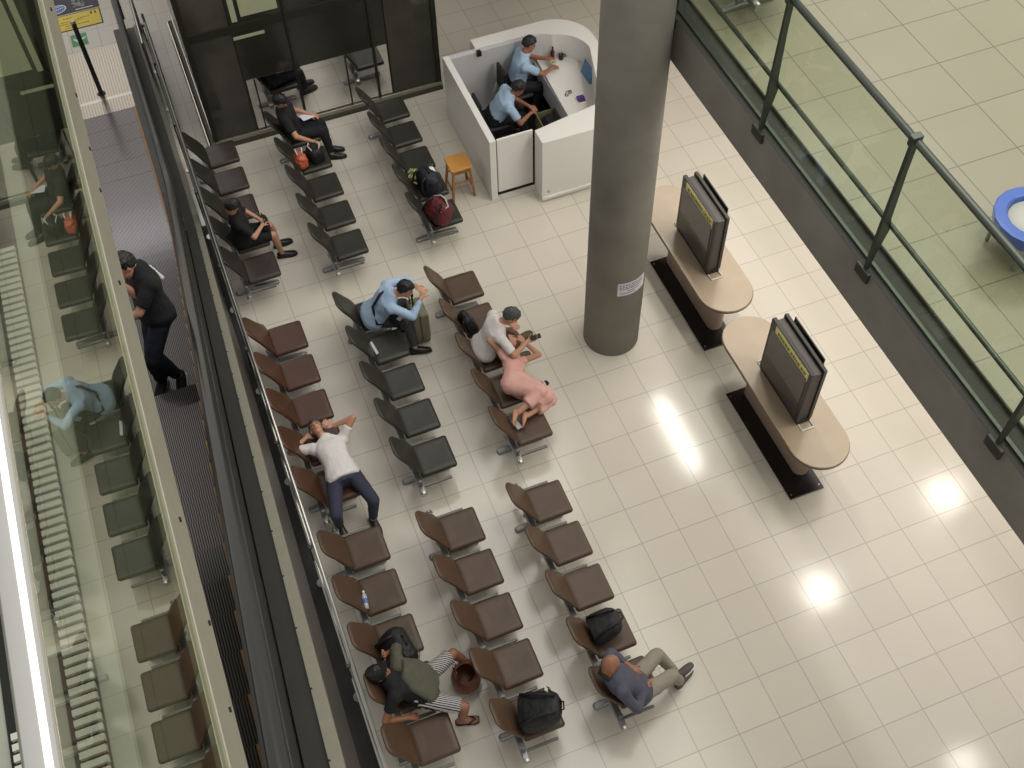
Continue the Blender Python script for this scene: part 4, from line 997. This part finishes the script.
# brown leather bag between the feet
T = thing('leather_bag', 'round brown leather bag standing between the feet of the man in striped shorts', 'bag', (-3.57, -.84, 0))
c = (-3.57, -.84, 0)
lathe([(.05, .01), (.13, .0), (.16, .05), (.17, .16), (.15, .25), (.125, .285), (.11, .28), (.13, .2), (.12, .06), (.02, .05)], 32, (c[0], c[1])).build('bag_body', mat('brown_bag_leather', (112, 66, 40), .4, 0, .2, 12, .4, 40), T, smooth=True)
for q in (-1, 1): MB().tube([(c[0]+q*.10, c[1]-.09, .27), (c[0]+q*.11, c[1]-.07, .36), (c[0]+q*.10, c[1], .40), (c[0]+q*.11, c[1]+.07, .36), (c[0]+q*.10, c[1]+.09, .27)], .012, 8).build('handle', mat('dark_leather', (64, 38, 26), .4, 0, .2, 12), T, smooth=True)
MB().tube([(c[0]-.12, c[1]+.06, .31), (c[0]-.10, c[1]+.10, .33), (c[0]-.07, c[1]+.12, .31)], .012, 8).build('buckle', M_steel, T, smooth=True)
# wooden stool
T = thing('wooden_stool', 'small square wooden stool between the black bench and the white booth', 'stool', (-1.02, 6.42, 0))
M_st = mat('honey_wood', (196, 140, 66), .45, 0, .12, 6); M_st2 = mat('honey_wood_leg', (158, 108, 54), .5, 0, .12, 6)
MB().loft([rsq(.34-2*i, .34-2*i, .03, z, (-1.02, 6.42)) for z, i in ((.565, .01), (.57, 0), (.598, 0), (.605, .012))]).build('seat', M_st, T)
cs = [(-1, -1), (1, -1), (1, 1), (-1, 1)]
lp = lambda q, z: V((-1.02+q[0]*(.17-.045*z/.57), 6.42+q[1]*(.17-.045*z/.57), z))
for q in cs: MB().loft([[lp(q, z)+V((a*.017, b*.017, 0)) for a, b in cs] for z in (0, .57)]).build('leg', M_st2, T, bevel=.003)
for k in range(4):
    z = .17 if k % 2 else .32
    for z_ in (z, .50): MB().tube([lp(cs[k], z_), lp(cs[(k+1) % 4], z_)], .013 if z_ < .4 else .018, 8).build('rung', M_st2, T)
# ------------------------------------------------------------------ booth furniture and desk things
for lab, x, y in (('black office chair under the guard at the booth desk', .42, 7.72), ('black office chair under the guard bending forward', -.18, 7.2)):
    T = thing('office_chair', lab, 'chair', (x, y, 0), 'office chairs in the booth')
    MB().loft([rsq(.44-2*i, .44-2*i, .06, z, (x, y)) for z, i in ((.41, .03), (.42, 0), (.46, 0), (.475, .04))]).build('seat', B_blk, T, smooth=True)
    MB().loft([[V((x-.22-o, y+a, z)) if True else 0 for a, z in ((-w, .55), (w, .55), (w*.9, .95), (-w*.9, .95))] for o, w in ((0, .18), (.03, .2), (.05, .18))]).build('backrest', B_blk, T, bevel=.01)
    MB().box((x-.25, y-.03, .38), (x-.22, y+.03, .6)).build('back_support', M_dsteel, T)
    MB().cone((x, y, .07), (x, y, .41), .03, .025, 12).build('gas_column', M_steel, T)
    for k in range(5):
        a = 6.2832*k/5; e = V((x+.26*math.cos(a), y+.26*math.sin(a), .06))
        l = MB().cone((x, y, .09), e, .025, .016, 8).build('leg', M_black, T)
        MB().cone((e.x-.012, e.y, .028), (e.x+.012, e.y, .028), .022, .022, 10).build('caster', M_rubber, l)
zt = .752
T = thing('cup', 'pale green cup in the hands of the guard at the booth desk', 'cup', (1.02, 7.66, zt))
lathe([(.01, zt), (.03, zt), (.042, zt+.10), (.038, zt+.10), (.028, zt+.01), (.01, zt+.008)], 24, (1.02, 7.67)).build('cup_body', mat('pale_green', (190, 214, 176), .4, 0, .06, 10), T, smooth=True)
T = thing('black_cup', 'round black mug beside the curved booth wall', 'mug', (1.20, 7.80, zt))
lathe([(.01, zt), (.036, zt), (.04, zt+.09), (.035, zt+.09), (.032, zt+.01), (.01, zt+.01)], 24, (1.20, 7.80)).build('mug_body', M_blackgl, T, smooth=True)
MB().tube([(1.24, 7.80, zt+.075), (1.275, 7.80, zt+.065), (1.275, 7.80, zt+.03), (1.24, 7.80, zt+.02)], .007, 8).build('handle', M_blackgl, T, smooth=True)
T = thing('bottle', 'dark red bottle standing on the booth desk by the back wall', 'bottle', (1.08, 7.86, zt))
lathe([(.01, zt), (.034, zt), (.034, zt+.13), (.014, zt+.17), (.013, zt+.20), (.002, zt+.2)], 20, (1.08, 7.86)).build('bottle_body', mat('dark_red', (92, 30, 38), .25, 0, .2, 10), T, smooth=True)
lathe([(.015, zt+.195), (.015, zt+.22), (.002, zt+.22)], 16, (1.08, 7.86)).build('bottle_cap', M_black, T, smooth=True)
T = thing('file_folder', 'blue file folder leaning on the inner wall of the booth desk', 'folder', (1.40, 7.2, zt))
MB().box((-.012, -.16, 0), (.012, .16, .24), 0, xf((1.38, 7.25, zt), .0, .25)).build('cover', mat('blue_card', (84, 128, 168), .5, 0, .08, 8), T, bevel=.003)
MB().box((-.006, -.15, .01), (.006, .15, .245), 0, xf((1.38, 7.25, zt), .0, .25)).build('sheets', M_white, T)
T = thing('card_box', 'small purple and blue square box on the booth desk', 'box', (1.10, 6.80, zt))
MB().box((1.06, 6.76, zt), (1.17, 6.87, zt+.02)).build('base', mat('magenta_card', (120, 52, 110), .5, 0, .1, 8), T, bevel=.003)
MB().box((1.06, 6.79, zt+.02), (1.17, 6.87, zt+.04)).build('lid', mat('violet_card', (70, 58, 140), .5, 0, .1, 8), T, bevel=.003)
T = thing('glasses', 'pair of dark glasses folded on the booth desk', 'glasses', (.98, 6.98, zt))
for q in (0, .07): MB().tube([(.95+q+.028*math.cos(a), 6.98+.5*q+.022*math.sin(a), zt+.01) for a in [6.2832*k/16 for k in range(16)]], .005, 6, closed=True).build('rim', M_black, T)
MB().tube([(.93, 6.99, zt+.01), (.98, 7.06, zt+.008), (1.06, 7.06, zt+.008)], .005, 6).build('temple', M_black, T)
T = thing('storage_box', 'olive cardboard box holding dark things under the booth desk', 'box', (.50, 6.86, 0))
Mx = xf((.63, 6.83, .01), .0) @ Matrix.Diagonal((.85, .95, 1.45, 1))
for a, b in (((-.2, -.24, 0), (-.185, .24, .34)), ((.185, -.24, 0), (.2, .24, .34)), ((-.2, -.24, 0), (.2, -.225, .34)), ((-.2, .225, 0), (.2, .24, .34)), ((-.2, -.24, 0), (.2, .24, .015))):
    MB().box(a, b, 0, Mx).build('side', mat('olive_card', (128, 124, 92), .7, 0, .1, 6), T)
T = thing('folded_coat', 'dark folded coat lying inside the olive box in the booth', 'coat', (.50, 6.88, .03))
mb = blob([rsq(.32*a, .38*b, .1, z) for z, a, b in ((.0, .95, .95), (.1, 1, 1), (.24, .95, .9), (.33, .6, .6))], xf((.63, 6.83, .20), .1) @ Matrix.Diagonal((.8, .9, 1, 1)))
attach(link('cloth', solid(mb, .012, 2, .02, 9, 6), C_black), T)
